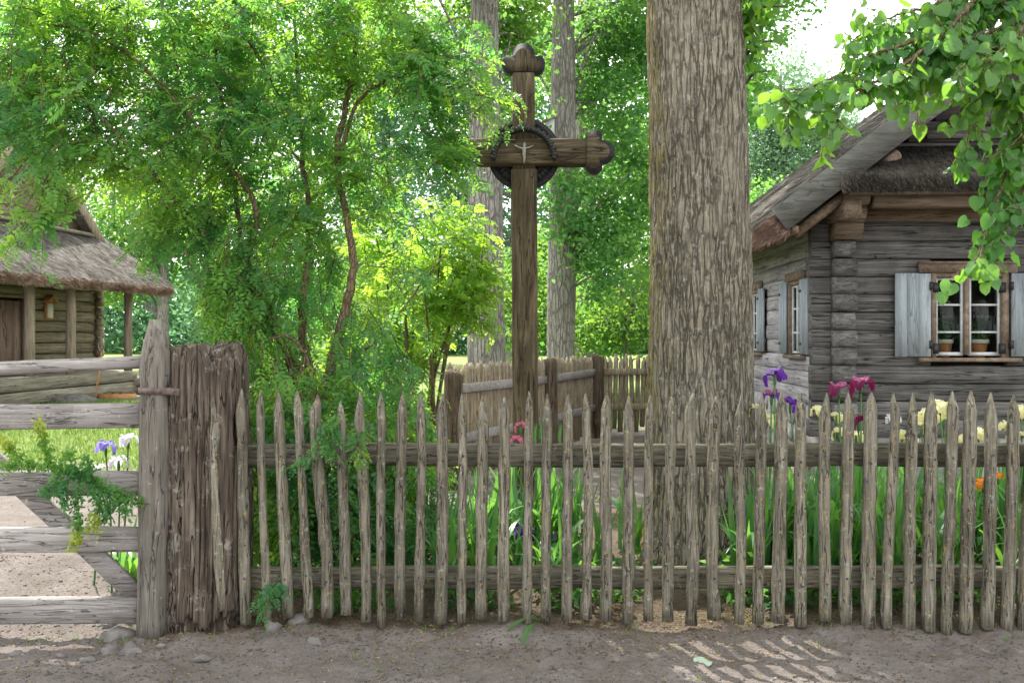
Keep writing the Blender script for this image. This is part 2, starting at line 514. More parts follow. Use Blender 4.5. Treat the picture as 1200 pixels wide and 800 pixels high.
L_FAR = leaf_mat('distant_linden_leaf', [(0.06, 0.15, 0.035), (0.085, 0.19, 0.045), (0.12, 0.23, 0.06)], (0.34, 0.58, 0.07), 0.5, 0.55, 0.25, (0.05, 0.14, 0.05), (0.18, 0.44, 0.08), 0.6)
L_DEEP = leaf_mat('deep_green_leaf', [(0.045, 0.125, 0.035), (0.065, 0.165, 0.05), (0.09, 0.195, 0.06)], (0.26, 0.52, 0.08), 0.5, 0.55, 0.25, (0.045, 0.13, 0.05), (0.15, 0.40, 0.09), 0.8)
L_HAZE = leaf_mat('haze_tinted_far_leaf', [(0.06, 0.15, 0.08), (0.085, 0.19, 0.10), (0.12, 0.23, 0.12)], (0.22, 0.44, 0.16), 0.48, 0.6, 0.2, (0.05, 0.14, 0.085), (0.14, 0.34, 0.15), 0.3)  # bluish, lightened leaf colour stands in for haze over far trees
L_BIRCH = leaf_mat('glow_paled_birch_leaf', [(0.13, 0.24, 0.13), (0.17, 0.29, 0.16), (0.22, 0.33, 0.20)], (0.26, 0.45, 0.22), 0.45, 0.55, 0.25)  # leaf colour paled to paint in distance haze and sky glow
L_IRIS = leaf_mat('iris_blade', [(0.05, 0.17, 0.04), (0.08, 0.22, 0.05), (0.12, 0.24, 0.05)], (0.26, 0.52, 0.05), 0.44, 0.38, 0.5, (0.04, 0.14, 0.065), (0.14, 0.38, 0.08), 5.0)
L_GRASS = leaf_mat('grass_blade', [(0.10, 0.19, 0.035), (0.16, 0.24, 0.055), (0.24, 0.29, 0.09)], (0.26, 0.38, 0.07), 0.4, 0.6, 0.2)
L_STALK = leaf_mat('flower_stalk_green', [(0.07, 0.18, 0.04), (0.10, 0.22, 0.06)], (0.16, 0.35, 0.06), 0.2)


def petal(name, a, b, t, fac=0.4):
    return leaf_mat(name, [a, b], t, fac, 0.55, 0.2)


PET = {
    'yellow_s': petal('cream_petal', (0.76, 0.73, 0.48), (0.82, 0.80, 0.62), (0.82, 0.80, 0.50)),
    'yellow_f': petal('pale_yellow_petal', (0.72, 0.66, 0.30), (0.78, 0.74, 0.46), (0.80, 0.74, 0.34)),
    'lilac_s': petal('lilac_petal', (0.46, 0.33, 0.66), (0.58, 0.46, 0.76), (0.50, 0.32, 0.75)),
    'purple_f': petal('deep_purple_petal', (0.10, 0.02, 0.26), (0.18, 0.04, 0.40), (0.25, 0.05, 0.45)),
    'rose_s': petal('rose_petal', (0.36, 0.10, 0.24), (0.50, 0.20, 0.36), (0.50, 0.16, 0.32)),
    'maroon_f': petal('maroon_petal', (0.12, 0.008, 0.05), (0.22, 0.02, 0.10), (0.30, 0.02, 0.10)),
    'white_s': petal('white_petal', (0.78, 0.76, 0.80), (0.86, 0.84, 0.86), (0.8, 0.78, 0.82)),
    'blue_s': petal('blue_violet_petal', (0.24, 0.20, 0.58), (0.34, 0.30, 0.68), (0.35, 0.3, 0.7)),
    'pink_s': petal('pink_petal', (0.62, 0.14, 0.26), (0.72, 0.28, 0.38), (0.7, 0.25, 0.35)),
    'orange': petal('orange_petal', (0.75, 0.26, 0.03), (0.85, 0.36, 0.06), (0.8, 0.3, 0.04)),
}


def thatch_mat(name, dark, mid, light, scale, rot=(0, 0, 0)):
    k = NT(name)
    n1 = k.noise(k.coords(scale, rot=rot), 1.0, 8, 0.7, 0.3)
    big = k.noise(k.coords(), 1.6, 5, 0.65)
    col = k.ramp(n1, [(0.3, dark), (0.5, mid), (0.72, light)])
    col = k.mix(k.ramp(big, [(0.4, 0.0), (0.7, 0.5)]), col, dark)
    return k.finish(col, 0.95, n1, 1.0, 0.03, 0.1)


M['thatch'] = thatch_mat('grey_thatch', (0.06, 0.053, 0.046), (0.155, 0.14, 0.125), (0.28, 0.258, 0.235), (18, 18, 18))
M['thatch_dark'] = thatch_mat('dark_thatch', (0.045, 0.04, 0.033), (0.13, 0.115, 0.098), (0.24, 0.21, 0.18), (30, 9, 14))
M['straw'] = leaf_mat('reddish_straw_end', [(0.26, 0.165, 0.125), (0.46, 0.32, 0.26), (0.62, 0.47, 0.40), (0.36, 0.25, 0.20)], (0.35, 0.2, 0.15), 0.1, 0.9, 0.1)
M['strawgrey'] = leaf_mat('grey_straw_stem', [(0.065, 0.058, 0.052), (0.155, 0.14, 0.124), (0.28, 0.258, 0.232)], (0.2, 0.18, 0.16), 0.1, 0.9, 0.1)
M['strawdark'] = leaf_mat('dark_straw_stem', [(0.04, 0.035, 0.03), (0.11, 0.095, 0.08), (0.22, 0.195, 0.165)], (0.1, 0.09, 0.08), 0.1, 0.9, 0.1)
M['litter'] = leaf_mat('dry_leaf_bits', [(0.10, 0.065, 0.035), (0.22, 0.15, 0.065), (0.36, 0.27, 0.10), (0.17, 0.20, 0.06)], (0.3, 0.2, 0.06), 0.2, 0.8, 0.15)
M['gravel'] = leaf_mat('gravel_bits', [(0.08, 0.067, 0.058), (0.15, 0.13, 0.115), (0.25, 0.225, 0.205)], (0.1, 0.1, 0.1), 0.0, 0.9, 0.2)


def glass_mat():
    k = NT('window_glass')
    tr = k.n('ShaderNodeBsdfTransparent')
    tr.inputs['Color'].default_value = (0.80, 0.84, 0.82, 1)
    gl = k.n('ShaderNodeBsdfGlossy')
    gl.inputs['Roughness'].default_value = 0.03
    mx = k.n('ShaderNodeMixShader', in_Fac=0.022)
    k.link(tr.outputs[0], mx.inputs[1])
    k.link(gl.outputs[0], mx.inputs[2])
    k.link(mx.outputs[0], k.out.inputs['Surface'])
    return k.m


M['glass'] = glass_mat()

# ------------------------------------------------------------------ foliage helpers


def norm(a):
    return a / (np.linalg.norm(a, axis=-1, keepdims=True) + 1e-9)


def leaf_quads(pos, d, nrm, ln, wd, fold=0.25):
    """pointed oval leaves, four corners each, folded along the midrib"""
    d = norm(d)
    s = norm(np.cross(d, nrm))
    u = np.cross(s, d)
    ln, wd = np.asarray(ln)[..., None], np.asarray(wd)[..., None]
    mid = pos + d * ln * 0.45
    a = mid + s * wd * 0.5 + u * wd * fold
    b = mid - s * wd * 0.5 + u * wd * fold
    v = np.stack([pos, a, pos + d * ln, b], 1)
    return v.reshape(-1, 3), np.arange(len(pos) * 4).reshape(-1, 4)


def rand_dirs(n, up=0.0):
    v = rng.normal(size=(n, 3))
    v[:, 2] += up
    return norm(v)


def ellip(n, c, r, shell=0.5):
    v = rand_dirs(n)
    k = rng.random(n) ** (1 / 3)
    k = k * (1 - shell) + shell * (0.65 + 0.35 * rng.random(n))
    return np.array(c) + v * k[:, None] * np.array(r)


def px_ell(px, py, d, rpx, rpy, rd):
    return P(px, py, d), np.array([rpx / F * d, rd, rpy / F * d])


def clumped(blobs, n, csize=0.45, per=60, shell=0.4, flat=0.55):
    """leaf positions: sprays scattered through the ellipsoids, leaves scattered through each spray"""
    w = np.array([np.prod(r) ** (2 / 3) * (b[2] if len(b) > 2 else 1) for b in blobs for r in [b[1]]])
    w = w / w.sum()
    out = []
    for (b, ww) in zip(blobs, w):
        m = max(2, int(n * ww / per))
        cc = ellip(m, b[0], b[1], shell)
        sz = csize * rng.uniform(0.5, 1.4, m)
        p = np.repeat(cc, per, 0) + rng.normal(size=(m * per, 3)) * np.repeat(sz, per)[:, None] * np.array([0.5, 0.5, 0.5 * flat])
        out.append(p)
    return np.concatenate(out)


def crown_mesh(mb, pos, ln, aspect=0.7, up=0.9):
    n = len(pos)
    nr = rand_dirs(n, up)
    d = rng.normal(size=(n, 3))
    d[:, 2] = d[:, 2] * 0.6 - 0.5
    d = norm(d - nr * (d * nr).sum(1)[:, None])
    l = ln * rng.uniform(0.65, 1.3, n)
    v, f = leaf_quads(pos - d * l[:, None] * 0.5, d, nr, l, l * aspect)
    mb.add(v, f)


def bez(pts, n=12, jit=0.0):
    """smooth curve through points (Catmull-Rom)"""
    p = np.asarray(pts, float)
    p = np.concatenate([[2 * p[0] - p[1]], p, [2 * p[-1] - p[-2]]])
    out = []
    k = len(p) - 3
    for i in range(k):
        t = np.linspace(0, 1, n, endpoint=(i == k - 1))[:, None]
        a, b, c, d = p[i:i + 4]
        out.append(0.5 * ((2 * b) + (-a + c) * t + (2 * a - 5 * b + 4 * c - d) * t ** 2 + (-a + 3 * b - 3 * c + d) * t ** 3))
    out = np.concatenate(out)
    if jit:
        out = out + rng.normal(0, jit, out.shape) * np.sin(np.linspace(0, PI, len(out)))[:, None]
    return out


# sun: high, behind the fence and a little to the left
SUN_EL = math.radians(57)
sdir = np.array([-0.40, 0.917, 0.0])
sdir = sdir / np.linalg.norm(sdir) * math.cos(SUN_EL)
sdir[2] = math.sin(SUN_EL)


def gap(pos, spots):
    """leave openings in a crown: drop leaves whose shade would fall on the given ground spots (x, y, radius)"""
    keep = np.ones(len(pos), bool)
    g = pos - sdir * (pos[:, 2:] / sdir[2])
    for x, y, r in spots:
        dd = np.hypot(g[:, 0] - x, g[:, 1] - y) + 0.35 * r * vnoise(g[:, 0] * 2.2, g[:, 1] * 2.2, pos[:, 2] * 0.2)
        keep &= dd > r
    return pos[keep]


GAPS = [(0.75, 4.9, 0.36), (0.35, 5.35, 0.2), (1.15, 4.55, 0.35), (-3.6, 8.0, 1.9), (-4.2, 10.2, 2.2), (-5.5, 13.5, 3.2), (-2.6, 5.0, 0.28), (-3.0, 6.4, 0.7), (-2.2, 4.65, 0.2),
        (-0.3, 9.3, 1.1), (1.3, 13.6, 0.9), (0.2, 6.6, 0.5), (3.0, 7.0, 0.5), (2.5, 2.8, 1.5), (3.9, 11.6, 1.2), (2.6, 19.3, 3.2), (0.6, 16.0, 1.8), (-0.3, 7.7, 1.5), (-0.7, 8.7, 1.1), (2.6, 16.6, 2.0), (-2.0, 5.6, 0.6), (-1.2, 6.4, 0.5), (-1.4, 4.6, 1.25), (-2.8, 4.3, 1.0), (-0.6, 5.6, 0.5)]


_gr = np.random.default_rng(21)
GAPS += [(_gr.uniform(-2.4, 3.2), _gr.uniform(4.2, 8.2), _gr.uniform(0.10, 0.26)) for _ in range(34)]


def grow_tree(name, label, base, r0, path, radii, limbs, blobs, n, leaf, lmat, bmat, csize=0.5, per=60, group=None, seg=18, rough=0.07, shell=0.4, gaps=None, cat='tree', up=0.9, zmin=None, minlimb=0.02, nlimb=8):
    t = thing(name, label, cat, base, group=group)
    mb = MB()
    c = bez(path, 10)
    rr = np.interp(np.linspace(0, 1, len(c)), np.linspace(0, 1, len(radii)), radii)
    mb.tube(c, rr, seg, rough, 2.2)
    # limbs reach from the trunk into each part of the crown
    for b in blobs:
        for _ in range(nlimb):
            tgt = ellip(1, b[0], np.array(b[1]) * 0.75)[0]
            zz = min(max(tgt[2] - rng.uniform(0.5, 2.5), c[0][2] + 1.0), c[-1][2] - 0.1)
            i = int(np.argmin(abs(c[:, 2] - zz)))
            s = c[i]
            L = np.linalg.norm(tgt - s)
            mid = s * 0.5 + tgt * 0.5 + np.array([0, 0, 0.12 * L]) + rng.normal(0, 0.06 * L, 3)
            q = bez([s, mid, tgt], 6)
            rb = min(rr[i] * 0.45, 0.02 + 0.022 * L)
            mb.tube(q, np.linspace(rb, 0.012, len(q)), 6, cap=False)
    for l in limbs:
        q = bez(l[0], 8)
        mb.tube(q, np.linspace(l[1], l[2], len(q)), 8, 0.05, 6.0)
    obj('trunk', mb, bmat, t, smooth=True)
    pos = clumped(blobs, n, csize, per, shell)
    if zmin is not None:
        pos = pos[pos[:, 2] > zmin(pos)]
    if gaps:
        pos = gap(pos, gaps)
    cm = MB()
    crown_mesh(cm, pos, leaf, up=up)
    obj('crown', cm, lmat, t)
    return t


# ================================================================== SETTING: ground
def axis(pieces):
    out = [np.array([pieces[0][0]])]
    for a, b, s in pieces:
        k = max(1, int(round((b - a) / s)))
        out.append(a + (b - a) * np.arange(1, k + 1) / k)
    return np.concatenate(out)


gx = axis([(-400, -60, 20), (-60, -14, 2), (-14, -4, 0.25), (-4, 4, 0.017), (4, 14, 0.25), (14, 60, 2), (60, 400, 20)])
gy = axis([(-60, -4, 4), (-4, 3.6, 0.3), (3.6, 5.7, 0.017), (5.7, 7.0, 0.05), (7.0, 12, 0.1), (12, 30, 0.4), (30, 80, 2), (80, 500, 20)])
X, Y = np.meshgrid(gx, gy, indexing='xy')
Z = ground_z(X, Y)
nx, ny = len(gx), len(gy)
i, j = np.meshgrid(np.arange(ny - 1), np.arange(nx - 1), indexing='ij')
a = (i * nx + j).ravel()
gm = MB()
gm.add(np.stack([X.ravel(), Y.ravel(), Z.ravel()], 1), np.stack([a, a + 1, a + nx + 1, a + nx], 1))


def grass_mask(x, y):
    w = 0.5 * fbm(x * 0.9, y * 0.9, 2, 3)
    left = sstep(11.2, 12.4, y + w) * (1 - sstep(17.6, 18.2, y + w * 0.4)) * sstep(-2.2, -3.0, x + 0.5 * w)
    far = sstep(23, 26, y + w)
    mid = sstep(11.0, 12.0, y + w) * sstep(0.0, -0.8, x - (y - 12) * 0.42 + 0.3 * w) * sstep(-3.5, -2.5, x)
    back = sstep(16.2, 17, y) * sstep(-6.0, -4.5, x)
    house = sstep(4.2, 5, x) * sstep(8.2, 9.0, y) * (1 - sstep(10, 10.4, y))
    return np.clip(np.maximum.reduce([left, far, mid, back, house]), 0, 1)


def bed_mask(x, y):
    return sstep(5.25, 5.45, y + 0.06 * vnoise(x * 4, y * 4)) * (1 - sstep(9.0, 9.6, y)) * sstep(-1.9, -1.5, x)


k = NT('trodden_earth_and_lawn')
o = k.coords()
n1 = k.noise(o, 3.0, 8, 0.7)
n2 = k.noise(o, 60.0, 5, 0.8)
n3 = k.noise(o, 14.0, 6, 0.7)
earth = k.ramp(n1, [(0.3, (0.135, 0.114, 0.102)), (0.55, (0.205, 0.178, 0.163)), (0.75, (0.285, 0.252, 0.235))])
earth = k.mix(k.ramp(n2, [(0.4, 0.0), (0.72, 0.75)]), earth, (0.13, 0.105, 0.09))
earth = k.mix(k.ramp(n3, [(0.55, 0.0), (0.75, 0.5)]), earth, (0.18, 0.135, 0.10))
at2 = k.n('ShaderNodeAttribute', attribute_name='bed')
soil = k.ramp(n2, [(0.3, (0.07, 0.05, 0.035)), (0.7, (0.17, 0.13, 0.095))])
col = k.mix(at2.outputs['Fac'], earth, soil)
at = k.n('ShaderNodeAttribute', attribute_name='grass')
gcol = k.ramp(k.noise(o, 0.5, 6, 0.7), [(0.3, (0.13, 0.19, 0.055)), (0.55, (0.19, 0.25, 0.08)), (0.75, (0.29, 0.31, 0.13))])
gcol = k.mix(k.ramp(n2, [(0.4, 0.0), (0.7, 0.4)]), gcol, (0.06, 0.12, 0.02))
col = k.mix(at.outputs['Fac'], col, gcol)
h = k.math('ADD', k.math('MULTIPLY', n2, 0.6), n3)
n4 = k.noise(o, 34.0, 6, 0.75)
h = k.math('ADD', h, k.math('MULTIPLY', n4, 1.2))
M['ground'] = k.finish(col, 0.95, h, 1.0, 0.022, 0.15)
g_o = obj('ground', gm, M['ground'], smooth=True)
g_o['kind'] = 'structure'
for nm, fn in (('grass', grass_mask), ('bed', bed_mask)):
    at = g_o.data.attributes.new(nm, 'FLOAT', 'POINT')
    at.data.foreach_set('value', fn(X.ravel(), Y.ravel()).astype(np.float32))

# grass blades on the lawns
gp = []
for (x0, x1, y0, y1, n) in ((-11, -2.2, 11, 18.3, 46000), (-3.5, 1.5, 11, 17, 9000), (-6, 6, 17, 30, 14000)):
    p = np.stack([rng.uniform(x0, x1, n), rng.uniform(y0, y1, n)], 1)
    p = p[rng.random(n) < grass_mask(p[:, 0], p[:, 1])]
    gp.append(p)
tc_ = np.stack([rng.uniform(-3.2, 3.2, 70), 5.38 + rng.normal(0, 0.12, 70) - 0.6 * (rng.random(70) < 0.2) * rng.random(70)], 1)
gp.append(np.repeat(tc_, 6, 0) + rng.normal(0, 0.016, (70 * 6, 2)))
gp = np.concatenate(gp)
n = len(gp)
gp3 = np.stack([gp[:, 0], gp[:, 1], ground_z(gp[:, 0], gp[:, 1]) - 0.005], 1)
dd = rand_dirs(n, 2.2)
gl = rng.uniform(0.04, 0.11, n)
gl[(gp[:, 1] < 6.2)] *= 0.42
v, f = leaf_quads(gp3, dd, rand_dirs(n), gl, gl * rng.uniform(0.12, 0.2, n))
go = obj('grass', MB().add(v, f), L_GRASS)
go['kind'] = 'stuff'

# gravel bits and leaf litter
n = 26000
p = np.stack([rng.uniform(-4.2, 3.2, n), 4.2 + 3.0 * rng.random(n) ** 1.4], 1)
pn = np.concatenate([p, np.stack([rng.uniform(-6, -2.0, 3500), rng.uniform(5.4, 11, 3500)], 1)])
n = len(pn)
pos = np.stack([pn[:, 0], pn[:, 1], ground_z(pn[:, 0], pn[:, 1])], 1)
sz = rng.gamma(1.6, 0.0014, n) + 0.0015
tet = np.array([[1, 1, 1], [1, -1, -1], [-1, 1, -1], [-1, -1, 1]], float)
tv = (pos[:, None, :] + (tet[None] + rng.normal(0, 0.35, (n, 4, 3))) * sz[:, None, None] * np.array([1, 1, 0.6])).reshape(-1, 3)
tb = np.arange(n)[:, None] * 4
tf = np.concatenate([tb + np.array(q) for q in ((0, 1, 2), (0, 3, 1), (0, 2, 3), (1, 3, 2))])
go = obj('gravel', MB().add(tv, tf), M['gravel'])
go['kind'] = 'stuff'

n = 11000
lx = rng.uniform(-2.2, 3.2, n)
ly = 5.42 + rng.normal(0, 0.28, n) + 0.9 * (rng.random(n) < 0.25) * rng.random(n)
keep = (rng.random(n) < np.clip(0.45 + 0.9 * fbm(lx * 1.6, ly * 3, 7, 3), 0.05, 1)) & (ly > 4.45)
lx, ly = lx[keep], ly[keep]
ex = rng.uniform(-4, 3, 2600)
ey = rng.uniform(4.3, 5.4, 2600)
lx, ly = np.concatenate([lx, ex]), np.concatenate([ly, ey])
n = len(lx)
pos = np.stack([lx, ly, ground_z(lx, ly) + 0.004], 1)
dd = rand_dirs(n)
dd[:, 2] *= 0.2
v, f = leaf_quads(pos, dd, rand_dirs(n, 2.5), rng.uniform(0.008, 0.024, n), rng.uniform(0.004, 0.011, n), 0.3)
go = obj('leaf_litter', MB().add(v, f), M['litter'])
go['kind'] = 'stuff'

# ================================================================== front picket fence
PK = [(253, 455, 258, 714, 14), (283, 455, 288, 730, 13), (305, 456, 313, 729, 9.5), (326, 457, 337, 722, 13), (348, 457, 362, 722, 11.5), (372, 462, 382, 722, 15), (399, 470, 406, 719, 13),
      (422, 458, 430, 727, 12), (446, 460, 448, 734, 10.5), (472, 458, 468, 724, 12.5), (493, 461, 492, 727, 11.5), (519, 461, 516, 729, 14), (541, 461, 542, 729, 10.5), (565, 464, 565, 724, 13.5),
      (591, 464, 590, 727, 14), (620, 458, 617, 730, 11), (641, 461, 639, 726, 11.5), (666, 461, 664, 726, 12.5), (686, 461, 689, 724, 11.5), (711, 460, 709, 725, 13), (737, 463, 736, 729, 13.5),
      (762, 463, 759, 726, 11.5), (787, 464, 782, 727, 13), (812, 460, 809, 731, 13.5), (839, 464, 837, 725, 14.5), (869, 460, 865, 730, 11.5), (893, 460, 888, 730, 12.5), (916, 458, 912, 728, 15),
      (938, 460, 938, 733, 14), (969, 460, 965, 726, 13.5), (994, 460, 991, 734, 14.5), (1021, 459, 1017, 734, 17), (1047, 460, 1040, 736, 12), (1070, 460, 1064, 743, 13.5), (1092, 458, 1088, 738, 15.5),
      (1116, 458, 1110, 744, 13.5), (1138, 458, 1132, 740, 15.5), (1161, 460, 1155, 736, 14), (1188, 462, 1179, 742, 14), (1211, 460, 1197, 743, 13), (1234, 459, 1224, 741, 14), (1258, 462, 1250, 739, 13),
      (1283, 460, 1276, 742, 15), (1307, 458, 1300, 744, 12)]
FD = 5.35
fence = thing('picket_fence', 'weathered grey picket fence of pointed round stakes running along the dirt path', 'fence', (0.8, 5.42, 0.05))
for (xt, yt, xb, yb, w) in PK:
    d = FD + rng.uniform(-0.008, 0.008)
    top, bot = P(xt, yt, d), P(xb, yb, d)
    r = w / 2 / F * d
    m = 15
    tt = np.linspace(0, 1, m)
    c = bot + (top - bot) * tt[:, None]
    amp = rng.normal(0, 0.006)
    ph = rng.uniform(0, 6)
    c[:, 0] += amp * np.sin(tt * PI * rng.uniform(0.8, 2.0) + ph) + np.array([rng.normal(0, 0.0012) for _ in tt])
    c[:, 1] += rng.normal(0, 0.004) * np.sin(tt * PI)
    rad = r * (1.04 - 0.10 * tt) * (1 + 0.05 * rng.normal(size=m))
    Lp = np.linalg.norm(top - bot)
    ps = 1 - rng.uniform(0.085, 0.13) / Lp
    # replace the last rings with the sharpened point
    keep = tt < ps - 0.03
    c2 = np.concatenate([c[keep], [bot + (top - bot) * ps + (c[int(ps * (m - 1))] - (bot + (top - bot) * tt[int(ps * (m - 1))])), bot + (top - bot) * (ps + (1 - ps) * 0.55), top]])
    r2 = np.concatenate([rad[keep], [r * 0.93, r * 0.55, r * 0.10]])
    mb = MB().tube(c2, r2, 9, 0.10, 14.0, seed=xt)
    # a knot or two and a long drying crack
    pk_o = obj('picket', mb, M['picket'], fence, smooth=False)
    for zn in (0.955, 0.305):
        cn = bot + (top - bot) * ((zn + rng.normal(0, 0.012) - bot[2]) / (top[2] - bot[2]))
        xn = np.interp(cn[2], c2[:, 2], c2[:, 0]) + rng.normal(0, 0.006)
        obj('nail', MB().tube([(xn, d - r * 0.85, cn[2]), (xn, d - r * 1.12, cn[2]), (xn, d - r * 1.14, cn[2])], [0.0055, 0.0055, 0.003], 7), M['iron'], pk_o)
for (yt, yb, x0) in ((519, 546, 262), (663, 689, 268)):
    d = 5.45
    zc = P(0, (yt + yb) / 2, d)[2]
    h = (yb - yt) / F * d
    xa, xb = (x0 - CX) / F * d, (1330 - CX) / F * d
    mb = MB().beam((xa, d, zc), (xb, d, zc), 0.055, h, segs=14, jit=0.035, cham=0.22)
    obj('rail', mb, M['rail'], fence)

# ================================================================== thick old gate post
gp_c = P(243, 752, 5.53)
post = thing('old_gate_post', 'thick rotting timber gate post, furrowed brown, between the gate and the picket fence', 'gate post', (gp_c[0], 5.53, -0.02))
zs = np.concatenate([np.linspace(-0.08, 0.1, 8), np.linspace(0.13, 1.45, 40), np.linspace(1.48, 1.565, 8)])
mb = MB()
nseg = 220
ang = np.arange(nseg) * 2 * PI / nseg
rings = []
for z in zs:
    t = np.clip(z / 1.56, 0, 1)
    cx = gp_c[0] + 0.012 * math.sin(z * 2.2) - 0.005
    rr = 0.212 + 0.012 * math.sin(z * 1.7 + 1) + 0.012 * t
    rr = rr * (1 + 0.05 * (z < 0.25))
    if z > 1.48:
        rr *= 1 - 1.9 * (z - 1.48) ** 1.2
    dirx, diry = np.cos(ang), np.sin(ang)
    sq = 1 / (np.abs(dirx) ** 3.2 + np.abs(diry) ** 3.2) ** (1 / 3.2)
    # deep vertical furrows, wandering a little with height
    a2 = ang + 0.05 * vnoise(ang * 2, z * 1.8, 3)
    fur = np.abs(vnoise(np.cos(a2) * 8, np.sin(a2) * 8, z * 0.55))
    fur2 = np.abs(vnoise(np.cos(a2) * 19, np.sin(a2) * 19, z * 1.3 + 8))
    dep = 0.034 * (1 - np.clip(fur / 0.14, 0, 1)) ** 1.0 + 0.013 * (1 - np.clip(fur2 / 0.2, 0, 1))
    dep += 0.012 * fbm(np.cos(ang) * 3, np.sin(ang) * 3, z * 2.5, 4)
    dep += (0.04 + 0.03 * vnoise(ang * 9, 0, 1)) * (z < 0.09 + 0.05 * vnoise(np.cos(ang) * 7, np.sin(ang) * 7, 2)) * (z > -0.2)
    r = rr * sq - dep
    top = 0.018 * fbm(dirx * 5, diry * 5, 1, 3) * (z > 1.45)
    rings.append(np.stack([cx + dirx * r, 5.53 + diry * r * 0.95, np.full(nseg, z) + top - 0.02 + 0.015 * dirx * (z > 1.4)], 1))
top_z = rings[-1][:, 2].mean()
for fr in (0.75, 0.5, 0.25):
    q = rings[len(zs) - 1] if fr == 0.75 else rings[-1]
    base = rings[len(zs) - 1]
    cxy = base.mean(0)
    w = cxy + (base - cxy) * fr
    w[:, 2] = base[:, 2] * fr + top_z * (1 - fr) + 0.02 * (1 - fr) + 0.012 * fbm(w[:, 0] * 25, w[:, 1] * 25, 2, 3)
    rings.append(w)
V = np.concatenate(rings)
K = len(rings)
i, j = np.meshgrid(np.arange(K - 1), np.arange(nseg), indexing='ij')
i, j = i.ravel(), j.ravel()
q = np.stack([i * nseg + j, i * nseg + (j + 1) % nseg, (i + 1) * nseg + (j + 1) % nseg, (i + 1) * nseg + j], 1)
mb.add(V, q, [tuple(range((K - 1) * nseg, K * nseg))])
obj('post_body', mb, M['oldpost'], post)

# ================================================================== farm gate
GD = 5.36
gate = thing('farm_gate', 'open-railed grey timber gate with a diagonal brace and a pointed hanging post', 'gate', (P(181, 745, GD)[0], GD, 0.0))
stl = P(183, 400, GD)[0]
cz = np.concatenate([np.linspace(-0.01, 1.34, 14), [1.42, 1.52, 1.62, 1.695]])
cr = np.concatenate([np.full(14, 0.0785) + 0.002 * rng.normal(size=14), [0.082, 0.073, 0.052, 0.034]])
cc = np.stack([stl - 0.018 + 0.022 * cz / 1.7, np.full(len(cz), GD - 0.01), cz], 1)
obj('hanging_post', MB().tube(cc, cr, 14, 0.07, 5.0), M['stile'], gate)
xl, xr = P(-470, 0, GD)[0], stl - 0.05


def grail(y0, y1, x0=None, w=0.05, name='rail', cham=0.12):
    # y0: (top, bottom) at photo x = 0, y1: at the hanging post
    zl0, zl1 = P(0, y0[0], GD)[2], P(0, y0[1], GD)[2]
    zr0, zr1 = P(165, y1[0], GD)[2], P(165, y1[1], GD)[2]
    cl, cr_ = (zl0 + zl1) / 2, (zr0 + zr1) / 2
    xa = P(0, 0, GD)[0]
    sl = (cr_ - cl) / (xr - xa)
    mb = MB().beam((xl, GD, cl + sl * (xl - xa)), (xr, GD, cr_), w, (zl0 - zl1 + zr0 - zr1) / 2, segs=10, jit=0.02, cham=cham)
    return obj(name, mb, M['gatewood'], gate)


pole_a, pole_b = P(0, 431, GD), P(166, 424, GD)
sl = (pole_b - pole_a) / (pole_b[0] - pole_a[0])
pts = np.array([pole_a + sl * (t - pole_a[0]) for t in np.linspace(xl, xr, 12)])
pts[1:-1, 2] += rng.normal(0, 0.003, 10)
obj('top_pole', MB().tube(pts, np.linspace(0.046, 0.036, 12), 10, 0.06, 6.0), M['gatewood'], gate)
grail((474, 502), (471, 501))
grail((552, 580), (552, 581))
grail((617, 646), (617, 646))
grail((701, 728), (698, 730), w=0.06)
ba, bb = P(-65, 484, GD + 0.045), P(161, 697, GD + 0.045)
obj('brace', MB().beam(ba, bb, 0.036, 0.105, up=(0, 0, 1), segs=6, jit=0.02), M['gatewood'], gate)
xe = xl
obj('latch_post', MB().tube([(xe, GD, 0.02), (xe, GD, 0.8), (xe, GD, 1.5)], 0.06, 12, 0.06, 5), M['stile'], gate)
# iron band round the hanging post, its strap nailed to the old post
mb = MB()
zb = P(0, 457, GD)[2]
a = np.linspace(0, 2 * PI, 25)[:-1]
for zz0, zz1 in ((zb - 0.016, zb + 0.016),):
    ro, ri = 0.088, 0.075
    px_ = stl - 0.018 + 0.022 * zb / 1.7
    v = np.concatenate([np.stack([px_ + r * np.cos(a), GD - 0.01 + r * np.sin(a), np.full(24, z)], 1) for r, z in ((ro, zz0), (ro, zz1), (ri, zz1), (ri, zz0))])
    fs = [(k0 * 24 + j, k0 * 24 + (j + 1) % 24, ((k0 + 1) % 4) * 24 + (j + 1) % 24, ((k0 + 1) % 4) * 24 + j) for k0 in range(4) for j in range(24)]
    mb.add(v, fs)
s0, s1 = P(190, 457, 5.275), P(211, 459, 5.285)
mb.beam((s0[0], 5.277, zb), (s1[0], 5.277, zb - 0.006), 0.008, 0.036)
mb.blob((s1[0] - 0.02, 5.27, zb), (0.008, 0.006, 0.008), 0.1, 1)
obj('hinge_strap', mb, M['rust'], gate)
obj('pivot_stone', MB().blob((stl - 0.025, GD - 0.02, -0.02), (0.10, 0.09, 0.035), 0.2, 2), M['stone'], gate, smooth=True)

# ================================================================== roadside cross
CD = 8.0
cr_b = P(616, 0, CD)
cross = thing('wooden_cross', 'tall brown wooden roadside cross with trefoil ends and dark iron halo', 'cross', (cr_b[0], CD, 0.03))
ux, uy, uz = (1, 0, 0), (0, 0, 1), (0, -1, 0)


def pxo(x, y):
    return P(x, y, CD)


zc = pxo(0, 180)[2]
xc = pxo(614, 0)[0]
mp = 1 / F * CD
